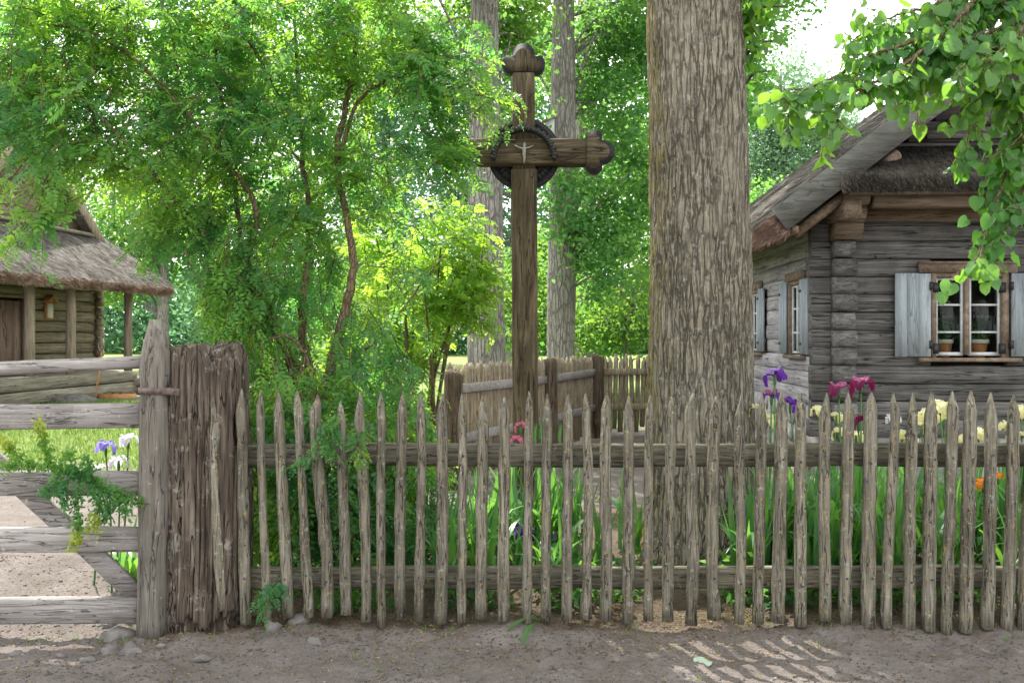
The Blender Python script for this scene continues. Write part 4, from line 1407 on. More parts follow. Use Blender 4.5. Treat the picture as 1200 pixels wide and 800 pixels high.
# porch roof of thatch
mb = MB()
uu, tt = np.meshgrid(np.linspace(-0.70, 7.4, 60), np.linspace(0, 1, 14), indexing='ij')
top = np.stack([uu, 0.62 - 1.6 * tt, 2.66 + 1.05 * tt - 0.06 * (1 - tt) ** 4], -1).reshape(-1, 3)
top[:, 2] += 0.025 * fbm(top[:, 0] * 2.2, top[:, 1] * 3, 5, 4)
bot = np.stack([uu, 0.50 - 1.5 * tt, 2.47 + 1.0 * tt], -1).reshape(-1, 3)
i, j = np.meshgrid(np.arange(59), np.arange(13), indexing='ij')
a = (i * 14 + j).ravel()
q = np.stack([a, a + 1, a + 15, a + 14], 1)
mb.add(top, q[:, ::-1])
mb.add(bot, q)
mb.add(np.concatenate([top[::14], bot[::14]]), np.array([(s, s + 1, 60 + s + 1, 60 + s) for s in range(59)]))
mb.add(np.concatenate([top[:14], bot[:14]]), np.array([(s, s + 1, 14 + s + 1, 14 + s) for s in range(13)]))
pr_ = obj('porch_roof', mb, M['thatch'], shed)
n = 8000
u_, t_ = rng.uniform(-0.70, 7.3, n), rng.random(n)
pos = np.stack([u_, 0.62 - 1.6 * t_, 2.66 + 1.05 * t_ + 0.012], 1)
dd = np.tile([0, 0.85, -0.54], (n, 1)) + rng.normal(0, 0.16, (n, 3))
v, f = leaf_quads(pos, dd, np.tile([0, 0.54, 0.85], (n, 1)) + rng.normal(0, 0.3, (n, 3)), rng.uniform(0.10, 0.3, n), rng.uniform(0.008, 0.018, n), 0.1)
obj('straw', MB().add(v, f), M['strawgrey'], pr_)['kind'] = 'stuff'
n = 9000
u_ = rng.uniform(-0.71, 7.3, n)
w_ = rng.random(n)
pos = np.stack([u_, 0.50 + 0.10 * w_, 2.47 + 0.15 * w_], 1)
endn = rng.random(n) < 0.2
t_ = rng.random(endn.sum())
pos[endn] = np.stack([np.full(endn.sum(), -0.69), 0.55 - 1.55 * t_, 2.47 + 1.02 * t_ + 0.17 * rng.random(endn.sum())], 1)
dd = np.tile([0, 0.8, -0.5], (n, 1)) + rng.normal(0, 0.3, (n, 3))
dd[endn] += np.array([-0.8, -0.3, 0])
v, f = leaf_quads(pos, dd, rand_dirs(n), rng.uniform(0.05, 0.13, n), rng.uniform(0.008, 0.016, n), 0.1)
obj('eave_straw', MB().add(v, f), M['straw'], pr_)['kind'] = 'stuff'
obj('thatch_pole', MB().tube([(-0.42, -0.80, 3.66), (3.5, -0.82, 3.68), (7.3, -0.80, 3.66)], 0.04, 8, 0.1), M['shedpost'], shed)
# gable above the porch and the main roof behind it
AP = (1.9, 5.35)
GS = 0.84
mb = MB()
z = 3.45
while z < 5.2:
    h0 = (AP[1] - z - 0.12) / GS
    if h0 > 0.2:
        mb.beam((AP[0] - h0, -1.02, z + 0.12), (AP[0] + h0, -1.02, z + 0.12), 0.05, 0.235, segs=6, jit=0.01)
    z += 0.24
obj('gable_wall', mb, M['brownbeam'], shed)
for sg in (-1, 1):
    b0 = np.array([AP[0] + sg * 2.3, -0.78, AP[1] - 2.3 * GS + 0.1])
    b1 = np.array([AP[0], -0.78 + 0.012 * sg, AP[1] + 0.1])
    obj('bargeboard', MB().beam(b0, b1, 0.05, 0.20, up=(sg * GS, 0, 1), segs=4, jit=0.01), M['shedpost'], shed)
    mb = MB()
    e = np.array([AP[0] + sg * 2.9, AP[1] - 2.9 * GS])
    pr = [(AP[0], AP[1]), (AP[0], AP[1] + 0.40), (e[0] + sg * 0.22, e[1] + 0.15), (e[0], e[1])]
    if sg > 0:
        pr = pr[::-1]
    mb.prism(pr, (0, -7.5, 0), (1, 0, 0), (0, 0, 1), (0, 1, 0), 6.68)
    obj('main_roof', mb, M['thatch'], shed)

# small house-shaped notice box on the shed wall
nb = thing('notice_box', 'small orange wooden notice box with a white sheet, on the shed wall', 'notice box', shed_w(1.35, -0.88, 2.13), sx, world=False)
nb['_org'] = [0.0, 0.0, 0.0]
obj('back_board', MB().box((-0.12, -0.005, -0.19), (0.12, 0.05, 0.14), 0.001).prism([(-0.12, 0.14), (0.12, 0.14), (0, 0.24)], (0, 0.05, 0), (1, 0, 0), (0, 0, 1), (0, -1, 0), 0.055), M['orangewood'], nb)
obj('little_roof', MB().beam((-0.17, 0.06, 0.125), (0.005, 0.06, 0.262), 0.15, 0.018).beam((0.17, 0.062, 0.125), (-0.005, 0.062, 0.262), 0.15, 0.018), M['orangewood'], nb)
obj('notice_sheet', MB().box((-0.085, 0.052, -0.165), (0.085, 0.056, 0.10)), M['paper'], nb)

# things lying about in front of the porch
c = P(88, 467, 17.3)
bo = obj('boulder', MB().blob((c[0], c[1], c[2] - 0.08), (0.42, 0.3, 0.17), 0.12, 3, 2.0), M['stone'], None, smooth=True)
tag(bo, 'flat-topped grey boulder lying below the porch beams of the shed', 'boulder')
c = P(136, 466, 18.8)
t = thing('wooden_crate', 'low orange wooden crate beside the boulder in front of the shed', 'crate', c)
mb = MB()
for (lo, hi) in (((-0.33, -0.15, -0.10), (0.33, -0.13, 0.08)), ((-0.33, 0.13, -0.10), (0.33, 0.15, 0.08)), ((-0.33, -0.128, -0.10), (-0.31, 0.128, 0.08)), ((0.31, -0.128, -0.10), (0.33, 0.128, 0.08)), ((-0.308, -0.128, -0.1), (0.308, 0.128, -0.085))):
    mb.box(c + np.array(lo), c + np.array(hi), 0.001)
obj('crate_body', mb, M['orangewood'], t)
for q in range(3):
    x = -0.15 + q * 0.15
    obj('crate_stick', MB().tube([c + np.array([x - 0.2, 0, 0.02]), c + np.array([x, 0.02, 0.12]), c + np.array([x + 0.22, -0.03, 0.10])], 0.012, 6), M['frame'], t)
a_, b_ = P(111, 461, 18.5), P(120, 403, 18.9)
t = thing('pitchfork', 'thin wooden pitchfork leaning on the shed porch', 'pitchfork', a_)
obj('fork_handle', MB().tube([a_ - np.array([0, 0, 0.15]), (a_ + b_) / 2 + np.array([0.01, 0, 0]), b_ - (b_ - a_) * 0.15], 0.022, 8), M['orangewood'], t)
mb = MB()
e = b_ - (b_ - a_) * 0.16
for s in (-1, 1):
    mb.tube([e, e + np.array([s * 0.05, 0, 0.07]), e + np.array([s * 0.065, 0.01, 0.16])], [0.016, 0.014, 0.008], 6)
obj('fork_tines', mb, M['shedpost'], t)

# bird box on the second trunk
bb = P(644, 152, 21.55)
t = thing('bird_box', 'pale grey bird box fixed to the trunk behind the cross', 'bird box', bb)
obj('box_body', MB().prism([(-0.1, -0.25), (0.1, -0.25), (0.1, 0.22), (-0.1, 0.16)], bb + np.array([0, -0.1, 0]), (1, 0, 0), (0, 0, 1), (0, 1, 0), 0.2), M['birdbox'], t)
obj('box_roof', MB().beam(bb + np.array([-0.17, -0.03, 0.15]), bb + np.array([0.15, -0.03, 0.255]), 0.30, 0.025), M['shedpost'], t)

# ================================================================== stones by the gate post
ST = [(152, 762, 31, 23, 'stone', 'angular pale grey stone in front of the pointed gate post', 5.05), (200, 744, 21, 17, 'redstone', 'reddish stone wedged between the gate post and the old timber post', 5.42),
      (102, 769, 21, 10, 'stone', 'small dark stone on the path below the gate', 5.0), (352, 741, 25, 18, 'stone', 'rounded grey stone under the fence beside the leafy spray', 5.38),
      (320, 747, 20, 16, 'stone', 'slanting thin grey stone between the old post and the rounded stone', 5.3), (368, 757, 17, 12, 'stone', 'half-buried pale stone in the path by the fence', 5.15),
      (132, 759, 26, 13, 'stone', 'flat pale slab of stone behind the angular stone', 5.13), (139, 739, 42, 18, 'stone', 'large flat dark rock under the bottom rail of the gate', 5.35),
      (240, 770, 26, 10, 'stone', 'low stone almost sunk in the earth below the old post', 4.98), (71, 768, 13, 6, 'stone', 'tiny pebble left of the small dark stone', 5.02),
      (188, 757, 12, 7, 'stone', 'little grey stone at the foot of the old timber post', 5.15), (20, 762, 22, 8, 'stone', 'flat stone at the path edge under the gate, leftmost', 5.06)]
for q, (x, y, w, h, m, lab, d) in enumerate(ST):
    c = P(x, y, d)
    d2 = 1.6 * F / (y - HY + 2)
    c[2] = ground_z(c[0], c[1]) - 0.02 * h / F * d
    o = obj('fieldstone', MB().blob(c, (w / 2 / F * d * 0.95, w / 2 / F * d * 0.7, h / F * d * 0.55), 0.55, 2, q * 3.7), M[m], None, smooth=False)
    tag(o, lab, 'stone', 'stones at the foot of the gate and fence')

# ================================================================== trees
# the big linden in front of the house
bx = P(820, 0, 6.9)[0]
Q = lambda px, py: P(px, py, 6.9)
path = [Q(823, 680), Q(822, 560), Q(820, 480), Q(820, 300), Q(817, 130), Q(811, 0), (1.26, 6.95, 5.2), (1.2, 7.0, 7.0), (1.15, 7.1, 9.5)]
path = [np.array(q, float) for q in path]
path[0][2] = -0.1
c = bez(path, 40)
zr = [-0.1, 0.1, 0.35, 0.9, 1.15, 2.2, 3.2, 3.95, 5.5, 7.0, 9.5]
rr = np.interp(c[:, 2], zr, [0.50, 0.44, 0.395, 0.365, 0.357, 0.343, 0.336, 0.33, 0.29, 0.2, 0.09])
t = thing('linden_tree', 'massive old linden trunk with furrowed grey bark, standing behind the picket fence', 'tree', (bx, 6.9, 0.05))
nseg = 260
ang = np.arange(nseg) * 2 * PI / nseg
rings = []
for q in range(len(c)):
    dx, dy, z = np.cos(ang), np.sin(ang), c[q, 2]
    low = 1 + 0.07 * fbm(dx * 1.1 + 3, dy * 1.1, z * 0.55, 3) + 0.018 * fbm(dx * 4, dy * 4, z * 3, 3)
    flare = 1 + 0.16 * np.maximum(0, np.cos(5 * ang + 0.6)) * max(0, 0.5 - z) / 0.5
    w = ang + 0.035 * vnoise(dx * 2.5, dy * 2.5, z * 1.1)
    f1 = np.abs(vnoise(np.cos(w) * 13, np.sin(w) * 13, z * 1.5))
    f2 = np.abs(vnoise(np.cos(w) * 24, np.sin(w) * 24, z * 2.2 + 5))
    dep = 0.011 * (1 - np.clip(f1 / 0.13, 0, 1)) + 0.007 * (1 - np.clip(f2 / 0.16, 0, 1)) + 0.007 * fbm(dx * 9, dy * 9, z * 7, 4)
    r = rr[q] * low * flare - dep
    rings.append(np.stack([c[q, 0] + dx * r, c[q, 1] + dy * r, np.full(nseg, z)], 1))
K = len(rings)
i, j = np.meshgrid(np.arange(K - 1), np.arange(nseg), indexing='ij')
i, j = i.ravel(), j.ravel()
mb = MB().add(np.concatenate(rings), np.stack([i * nseg + j, i * nseg + (j + 1) % nseg, (i + 1) * nseg + (j + 1) % nseg, (i + 1) * nseg + j], 1))
blobs = [(np.array([1.2, 7.5, 10.4]), np.array([5.2, 4.6, 4.2]))]
for q in range(34):
    tg = ellip(1, blobs[0][0], blobs[0][1] * 0.85, 0.7)[0]
    s = c[int(np.argmin(abs(c[:, 2] - rng.uniform(4.6, 9.0))))]
    mid = (s + tg) / 2 + np.array([0, 0, 0.5])
    qq = bez([s, mid, tg], 6)
    mb.tube(qq, np.linspace(0.10, 0.02, len(qq)), 7, cap=False)
for (sx_, sy_, L) in ((876, 60, 0.35), (879, 20, 0.4), (873, 95, 0.25)):
    s = P(868, sy_ + 10, 6.9)
    e = s + np.array([L * 0.7, -0.1, 0.1])
    mb.tube([s, (s + e) / 2 + np.array([0, 0, 0.06]), e], [0.014, 0.01, 0.006], 6)
obj('trunk', mb, BARK_MAIN, t, smooth=True)
pos = gap(clumped(blobs, 26000, 0.9, 70, 0.45), GAPS)
pos = pos[pos[:, 2] > np.maximum(5.3, 1.9 + 0.345 * pos[:, 1])]
cm = MB()
crown_mesh(cm, pos, 0.13, 0.8)
p2 = np.concatenate([P(878, 45, 6.85) + rng.normal(size=(140, 3)) * np.array([0.07, 0.12, 0.22]), P(884, 5, 6.85) + rng.normal(size=(110, 3)) * np.array([0.10, 0.12, 0.14])])
p2 = p2[p2[:, 0] > P(866, 0, 6.85)[0]]
crown_mesh(cm, p2, 0.085, 0.85, 0.4)
obj('crown', cm, L_LIME, t)


def mid_tree(name, label, px, d, r, top_px, blobs_px, high, n, leaf, lmat, nh=14000, gaps=None, group=None):
    b = P(px, 0, d)
    base = np.array([b[0], d, 0.0])
    e = P(top_px, 0, d)
    pth = [base + np.array([0, 0, -0.1]), base + np.array([0, 0, 0.5]), base + np.array([(e[0] - b[0]) * 0.5, 0, 3.5]), np.array([e[0], d, e[2]]), np.array([e[0] + 0.1, d, e[2] + 4])]
    bl = [px_ell(*q[:6]) for q in blobs_px]
    t = thing(name, label, 'tree', base, group=group)
    mb = MB()
    cc = bez(pth, 12)
    rr = np.interp(np.linspace(0, 1, len(cc)), [0, 0.12, 0.3, 0.6, 1], [r * 1.35, r * 1.06, r, r * 0.9, r * 0.45])
    mb.tube(cc, rr, 24, 0.07, 1.6, seed=px)
    allb = [(q, 6) for q in bl] + [((np.array(h[0]), np.array(h[1])), 14) for h in high]
    for (bq, k_) in allb:
        for _ in range(k_):
            tg = ellip(1, bq[0], np.array(bq[1]) * 0.8)[0]
            zz = min(max(tg[2] + rng.uniform(-2.5, 0.3), 2.5), cc[-1][2] - 0.2)
            ii = int(np.argmin(abs(cc[:, 2] - zz)))
            s = cc[ii]
            L = np.linalg.norm(tg - s)
            q = bez([s, (s + tg) / 2 + np.array([0, 0, 0.10 * L]), tg], 6)
            mb.tube(q, np.linspace(min(rr[ii] * 0.35, 0.012 + 0.013 * L), 0.010, len(q)), 6, cap=False)
    obj('trunk', mb, BARK_FAR, t, smooth=True)
    cm = MB()
    if bl:
        pos = clumped([(q[0], q[1]) for q in bl], n, 0.55, 50, 0.3, 0.5)
        crown_mesh(cm, pos, leaf, 0.75)
    if high:
        pos = clumped([(np.array(h[0]), np.array(h[1])) for h in high], nh, 0.9, 60, 0.45)
        pos = pos[pos[:, 2] > 2.0 + 0.342 * pos[:, 1]]
        if gaps:
            pos = gap(pos, gaps)
        crown_mesh(cm, pos, 0.17, 0.8)
    obj('crown', cm, lmat, t)
    return t


mid_tree('linden_tree', 'slim grey linden trunk to the left of the wooden cross', 570, 18.0, 0.335, 568,
         [(575, 10, 19.0, 60, 25, 1.2), (510, 70, 19.5, 45, 60, 1.0), (612, 30, 19.0, 28, 40, 0.8), (605, 120, 19.4, 20, 45, 0.6)], [((-1.2, 16.5, 11.0), (4.4, 4.2, 4.0))], 5200, 0.12, L_FAR, 15000, GAPS)
mid_tree('linden_tree', 'grey linden trunk carrying the bird box, to the right of the cross', 656, 22.0, 0.325, 661,
         [(722, 90, 22.8, 56, 80, 1.3), (722, 220, 22.5, 52, 70, 1.3), (654, 235, 21.2, 28, 52, 0.4), (615, 40, 23.2, 26, 50, 1.0), (705, 300, 21.8, 40, 60, 0.9), (740, 20, 22.5, 60, 50, 1.4)],
         [((1.5, 21.0, 13.0), (4.6, 4.2, 4.0))], 16000, 0.125, L_DEEP, 11000, GAPS)
mid_tree('maple_tree', 'leafy tree with a short grey trunk beyond the back fence, right of the bird box', 683, 28.0, 0.31, 686,
         [(735, 170, 28, 55, 100, 2.0), (720, 330, 27.0, 55, 60, 1.5), (765, 300, 28, 50, 110, 1.8), (700, 380, 27, 30, 25, 1.0), (690, 60, 29, 70, 60, 2.0), (640, 330, 29, 30, 80, 1.0)], [], 17000, 0.14, L_FAR)
mid_tree('linden_tree', 'dark leafy linden crown seen above the house roof beside the big trunk', 800, 24.0, 0.28, 800,
         [(895, 15, 24, 45, 42, 1.5), (860, 60, 24.5, 45, 90, 1.5), (800, 150, 25, 60, 120, 1.5), (880, 110, 25.5, 18, 50, 1.0), (925, -25, 24, 50, 28, 1.4)], [((5.0, 25.0, 13.5), (4.0, 4.0, 4.0))], 9000, 0.13, L_DEEP, 4000)


def far_tree(name, label, px, d, r, blobs_px, n, leaf, lmat, cs=0.9, hang=0.55, group=None):
    b = P(px, 0, d)
    bl = [px_ell(*q) for q in blobs_px]
    topz = max(q[0][2] + q[1][2] * 0.8 for q in bl)
    t = thing(name, label, 'tree', (b[0], d, 0), group=group)
    mb = MB()
    cc = bez([(b[0], d, -0.2), (b[0] + 0.1, d, topz * 0.4), (b[0], d, topz)], 8)
    mb.tube(cc, np.linspace(r, r * 0.2, len(cc)), 10, 0.08, 1.5)
    for q in bl:
        for _ in range(10):
            tg = ellip(1, q[0], q[1] * 0.85)[0]
            s = cc[int(np.argmin(abs(cc[:, 2] - max(1.5, tg[2] - rng.uniform(0.5, 2)))))]
            mb.tube(bez([s, (s + tg) / 2 + np.array([0, 0, 0.4]), tg], 5), np.linspace(r * 0.3, 0.015, 9), 5, cap=False)
    obj('trunk', mb, BARK_FAR, t, smooth=True)
    cm = MB()
    crown_mesh(cm, clumped(bl, n, cs, 40, 0.35, hang), leaf, 0.7)
    obj('crown', cm, lmat, t)


far_tree('birch_tree', 'pale feathery birch rising behind the house roof', 915, 44, 0.22, [(915, 130, 44, 42, 62, 2.0), (920, 210, 44, 50, 50, 2.0), (950, 150, 45, 35, 55, 2.0), (890, 180, 45, 28, 80, 2.0), (985, 190, 46, 40, 60, 2.0)], 30000, 0.16, L_BIRCH, 1.0, 1.6)
far_tree('bushy_tree', 'bright rounded bush just over the eave of the house', 890, 30, 0.12, [(888, 250, 30, 30, 35, 1.2), (905, 262, 31, 28, 32, 1.2)], 3600, 0.13, L_FAR)
far_tree('spruce_tree', 'tall blue-green tree in the distance behind the pea shrub', 450, 62, 0.4, [(450, 190, 62, 46, 75, 3), (440, 290, 62, 60, 70, 3), (455, 110, 62, 30, 65, 2.5)], 16000, 0.26, L_HAZE, 1.3)
far_tree('leafy_tree', 'pale green tree beyond the pea shrub, left of the blue-green tree', 360, 52, 0.35, [(350, 190, 52, 85, 110, 4), (430, 60, 52, 70, 70, 3), (290, 290, 52, 80, 85, 4), (390, 330, 50, 70, 55, 3)], 26000, 0.24, L_FAR, 1.2)
far_tree('leafy_tree', 'green tree rising behind the thatched shed roof', 190, 48, 0.35, [(190, 250, 48, 75, 70, 3), (230, 120, 48, 75, 100, 3), (300, 60, 48, 60, 70, 3), (150, 320, 48, 45, 45, 2)], 24000, 0.24, L_FAR, 1.2)
far_tree('leafy_tree', 'broad tree in the distance between the two slim trunks', 600, 46, 0.3, [(520, 300, 46, 50, 90, 3), (600, 250, 47, 60, 120, 3), (545, 180, 47, 45, 80, 3), (620, 120, 48, 60, 80, 3), (520, 80, 48, 60, 70, 3)], 26000, 0.22, L_HAZE, 1.2)
far_tree('leafy_tree', 'distant tree filling the gap right of the short grey trunk', 770, 50, 0.3, [(740, 250, 50, 60, 120, 3), (800, 200, 50, 50, 150, 3), (725, 370, 42, 60, 28, 2)], 9000, 0.22, L_FAR, 1.2)
far_tree('leafy_tree', 'far tree at the left edge behind the thatched shed', 20, 55, 0.35, [(40, 60, 55, 70, 70, 3), (20, 150, 55, 60, 80, 3), (-60, 200, 55, 80, 120, 3), (70, 240, 55, 60, 80, 3)], 20000, 0.26, L_FAR, 1.3)

far_tree('hazel_bush', 'bright yellow-green bush behind the back fence, right of the cross', 728, 23.5, 0.08, [(722, 378, 23.5, 42, 34, 1.2), (690, 390, 24, 26, 22, 1.0), (752, 390, 23.5, 24, 24, 1.0), (735, 330, 24.5, 30, 40, 1.2)], 5200, 0.12, L_FAR)
far_tree('hazel_bush', 'low green bush behind the back fence between the two slim trunks', 610, 24.0, 0.08, [(612, 385, 24, 34, 30, 1.2), (590, 350, 25, 26, 40, 1.2), (628, 340, 25, 20, 50, 1.0)], 4200, 0.13, L_FAR)

# far wood edge behind the meadow
n = 130000
wx = rng.uniform(-85, 85, n // 60)
wd = 88 + 12 * vnoise(wx * 0.05, 0) + rng.uniform(0, 14, n // 60)
wh = 7.0 + 2.2 * fbm(wx * 0.09, 3, 0, 3)
cc = np.repeat(np.stack([wx, wd, wh * rng.random(n // 60) ** 1.05], 1), 60, 0)
pos = cc + rng.normal(size=cc.shape) * np.array([1.1, 0.8, 0.7])
pos[:, 2] = np.abs(pos[:, 2])
cm = MB()
crown_mesh(cm, pos, 0.5, 0.8)
wo = obj('far_woodland', cm, L_HAZE)
wo['kind'] = 'stuff'


# ------------------------------------------------------------------ the pea shrub and its pinnate leaves
def pinnate(mb, b, r, nrm, L, K=6, droop=0.3, wid=0.50, ll=0.33):
    n = len(b)
    r = norm(r)
    s = norm(np.cross(r, nrm))
    u = np.cross(s, r)
    tk = (np.arange(K) + 1.0) / (K + 0.6)
    L_ = L[:, None, None]
    p = b[:, None, :] + r[:, None, :] * L_ * tk[None, :, None] + np.array([0, 0, -1.0]) * (droop * L_ * tk[None, :, None] ** 2)
    size = (L[:, None] * ll * (0.75 + 0.5 * np.sin(PI * tk))[None, :]) * rng.uniform(0.85, 1.15, (n, K))
    for sg in (-1, 1):
        d = s[:, None, :] * sg * 0.9 + r[:, None, :] * 0.42 + np.array([0, 0, -0.18]) + rng.normal(0, 0.14, (n, K, 3))
        nn = u[:, None, :] + rng.normal(0, 0.22, (n, K, 3))
        v, f = leaf_quads(p.reshape(-1, 3), d.reshape(-1, 3), nn.reshape(-1, 3), size.ravel(), size.ravel() * wid, 0.12)
        mb.add(v, f)
    e = b + r * L[:, None] + np.array([0, 0, -1.0]) * (droop * L[:, None])
    v, f = leaf_quads(e, r + np.array([0, 0, -0.5]), u, L * ll, L * ll * wid, 0.12)
    mb.add(v, f)


def sprays(lm, tm, blob, nt, center, m=9, tl=(0.30, 0.55), leafL=(0.09, 0.15), K=6, spread=1.0, down=0.55):
    c0, r0 = blob
    st = ellip(nt, c0, r0, 0.25)
    out = norm(st - np.asarray(center)) * 0.5 + rng.normal(0, 0.45, (nt, 3)) * spread
    out[:, 2] -= down
    out = norm(out)
    Lt = rng.uniform(*tl, nt)
    start = st - out * Lt[:, None] * 0.5
    bs, rs, ns, ls = [], [], [], []
    for q in range(m):
        t = (q + 0.7) / m
        p = start + out * (Lt * t)[:, None] + np.array([0, 0, -0.22]) * (Lt * t * t)[:, None]
        td = out + np.array([0, 0, -0.44 * t])
        sd = norm(np.cross(td, np.array([0.0, 0, 1]) + rng.normal(0, 0.25, (nt, 3))))
        sg = 1 if q % 2 else -1
        bs.append(p)
        rs.append(norm(td) * 0.55 + sd * sg * 0.75 + rng.normal(0, 0.22, (nt, 3)) + np.array([0, 0, -0.15]))
        ns.append(np.tile([0.0, -0.25, 1.0], (nt, 1)) + rng.normal(0, 0.45, (nt, 3)))
        ls.append(rng.uniform(*leafL, nt) * (1 - 0.25 * t))
    pinnate(lm, np.concatenate(bs), np.concatenate(rs), np.concatenate(ns), np.concatenate(ls), K)
    for q in range(nt):
        t = np.linspace(0, 1, 5)[:, None]
        tm.tube(start[q] + out[q] * Lt[q] * t + np.array([0, 0, -0.22]) * Lt[q] * t * t, [0.004, 0.0035, 0.003, 0.002, 0.0015], 3, cap=False)


sc_ = P(372, 690, 6.9)
shrub = thing('pea_shrub', 'large many-stemmed pea shrub with drooping feathery leaves arching over the gate', 'shrub', (sc_[0], 6.9, 0.05))
stem = MB()
STEMS = [([(375, 720, 6.9), (375, 560, 6.9), (376, 470, 6.9), (402, 375, 6.9), (413, 300, 6.9), (396, 190, 7.0), (414, 80, 7.1), (425, -40, 7.2)], 0.075, 0.022),
         ([(372, 560, 6.9), (368, 460, 6.95), (352, 375, 7.0), (362, 270, 7.1), (352, 150, 7.2), (345, 20, 7.2)], 0.06, 0.018),
         ([(366, 600, 6.9), (362, 470, 6.85), (325, 390, 6.8), (286, 320, 6.7), (240, 275, 6.6), (190, 215, 6.4), (140, 160, 6.2), (80, 100, 6.0)], 0.06, 0.014),
         ([(366, 500, 6.8), (310, 345, 6.8), (285, 300, 6.8), (277, 235, 6.9), (262, 140, 6.9), (250, 30, 7.0)], 0.045, 0.014),
         ([(372, 510, 6.7), (366, 440, 6.6), (352, 408, 6.55), (338, 394, 6.5), (310, 398, 6.4)], 0.028, 0.010),
         ([(380, 470, 7.0), (415, 420, 7.1), (450, 390, 7.3), (480, 350, 7.5), (520, 300, 7.5)], 0.03, 0.010),
         ([(352, 150, 7.2), (320, 95, 7.1), (285, 40, 7.0), (255, -10, 6.9), (240, -60, 6.9)], 0.03, 0.014),
         ([(396, 190, 7.0), (420, 120, 7.0), (470, 90, 6.9), (540, 105, 6.8), (600, 125, 6.75)], 0.025, 0.008),
         ([(286, 320, 6.7), (300, 245, 6.6), (250, 170, 6.4), (180, 90, 6.3), (110, 40, 6.1), (20, 25, 5.9)], 0.03, 0.010),
         ([(190, 215, 6.4), (120, 190, 6.1), (60, 200, 5.9), (45, 250, 5.8)], 0.02, 0.007)]
for pts, r0, r1 in STEMS:
    q = bez([P(*s) for s in pts], 8, 0.008)
    stem.tube(q, np.linspace(r0 * 0.62, r1 * 0.6, len(q)), 9, 0.10, 8.0)
lf = MB()
cen = P(370, 300, 6.9)
BL = [(60, 45, 6.2, 110, 85, .5, 78), (190, 50, 6.8, 120, 95, .8, 96), (320, 45, 7.0, 110, 95, .8, 84), (440, 35, 7.0, 80, 85, .7, 58), (500, 105, 6.7, 45, 85, .5, 34),
      (55, 150, 6.0, 75, 55, .4, 34), (48, 240, 5.9, 14, 30, .2, 6), (195, 175, 6.6, 90, 65, .7, 50), (320, 190, 7.0, 100, 80, .8, 50), (432, 190, 7.2, 52, 70, .6, 20),
      (214, 252, 6.6, 38, 30, .5, 22), (276, 335, 6.6, 30, 45, .5, 28), (320, 310, 7.0, 85, 75, .8, 46), (290, 420, 6.7, 55, 55, .5, 42), (430, 430, 7.0, 50, 65, .6, 30),
      (370, 560, 6.3, 105, 120, .35, 125), (470, 560, 6.7, 55, 115, .4, 60), (300, 480, 5.98, 36, 45, .15, 14), (386, 492, 5.27, 12, 20, .05, 4), (428, 520, 5.27, 16, 9, .04, 2),
      (311, 690, 5.27, 10, 10, .04, 2), (360, 545, 5.27, 7, 10, .03, 1), (572, 112, 6.75, 16, 12, .2, 3), (548, 80, 6.9, 28, 60, .4, 9), (530, 185, 6.8, 22, 25, .3, 6), (470, 300, 7.1, 40, 60, .5, 5)]
for (px, py, d, rx, ry, rd, nt) in BL:
    small = d < 5.5
    sprays(lf, stem, px_ell(px, py, d, rx, ry, rd), nt if small else int(nt * 1.38), cen, K=6 if small else 5, tl=(0.16, 0.24) if small else (0.32, 0.58), leafL=(0.07, 0.10) if small else (0.10, 0.17))
obj('stems', stem, BARK_DARK, shrub, smooth=True)
obj('foliage', lf, L_SHRUB, shrub)
bush_c = P(490, 640, 9.1)
bush = thing('sunlit_bush', 'bright yellow-green bush glowing in the sun left of the cross', 'bush', (bush_c[0], 9.1, 0.05))
stem, lf = MB(), MB()
for q in range(14):
    e = P(rng.uniform(440, 560), rng.uniform(250, 400), 9.0 + rng.normal(0, 0.4))
    s = np.array([bush_c[0] + rng.normal(0, 0.1), 9.1 + rng.normal(0, 0.1), 0])
    stem.tube(bez([s, (s + e) / 2 + np.array([0, 0, 0.2]), e], 6), np.linspace(0.022, 0.006, 11), 6, cap=False)
for (px, py, d, rx, ry, rd, nt) in [(480, 340, 9.1, 74, 74, .8, 72), (528, 275, 8.9, 40, 48, .5, 46), (452, 425, 9.0, 58, 50, .6, 58), (536, 352, 8.8, 42, 34, .4, 36), (455, 490, 9.0, 40, 60, .5, 36), (430, 290, 9.4, 36, 60, .5, 18), (415, 410, 9.2, 50, 55, .4, 40), (560, 320, 8.8, 24, 30, .3, 12)]:
    sprays(lf, stem, px_ell(px, py, d, rx, ry, rd), nt, (bush_c[0], 9.1, 1.0), leafL=(0.10, 0.16), down=0.25)
obj('stems', stem, BARK_DARK, bush, smooth=True)
obj('foliage', lf, L_BUSH, bush)

# ------------------------------------------------------------------ linden with the overhanging branch (trunk out of view to the right)
HEART = np.array([(0, 0.03), (0.15, -0.07), (0.36, -0.05), (0.52, 0.13), (0.56, 0.36), (0.49, 0.60), (0.30, 0.82), (0.10, 0.95), (0, 1.06), (-0.10, 0.95), (-0.30, 0.82), (-0.49, 0.60), (-0.56, 0.36), (-0.52, 0.13), (-0.36, -0.05), (-0.15, -0.07)])


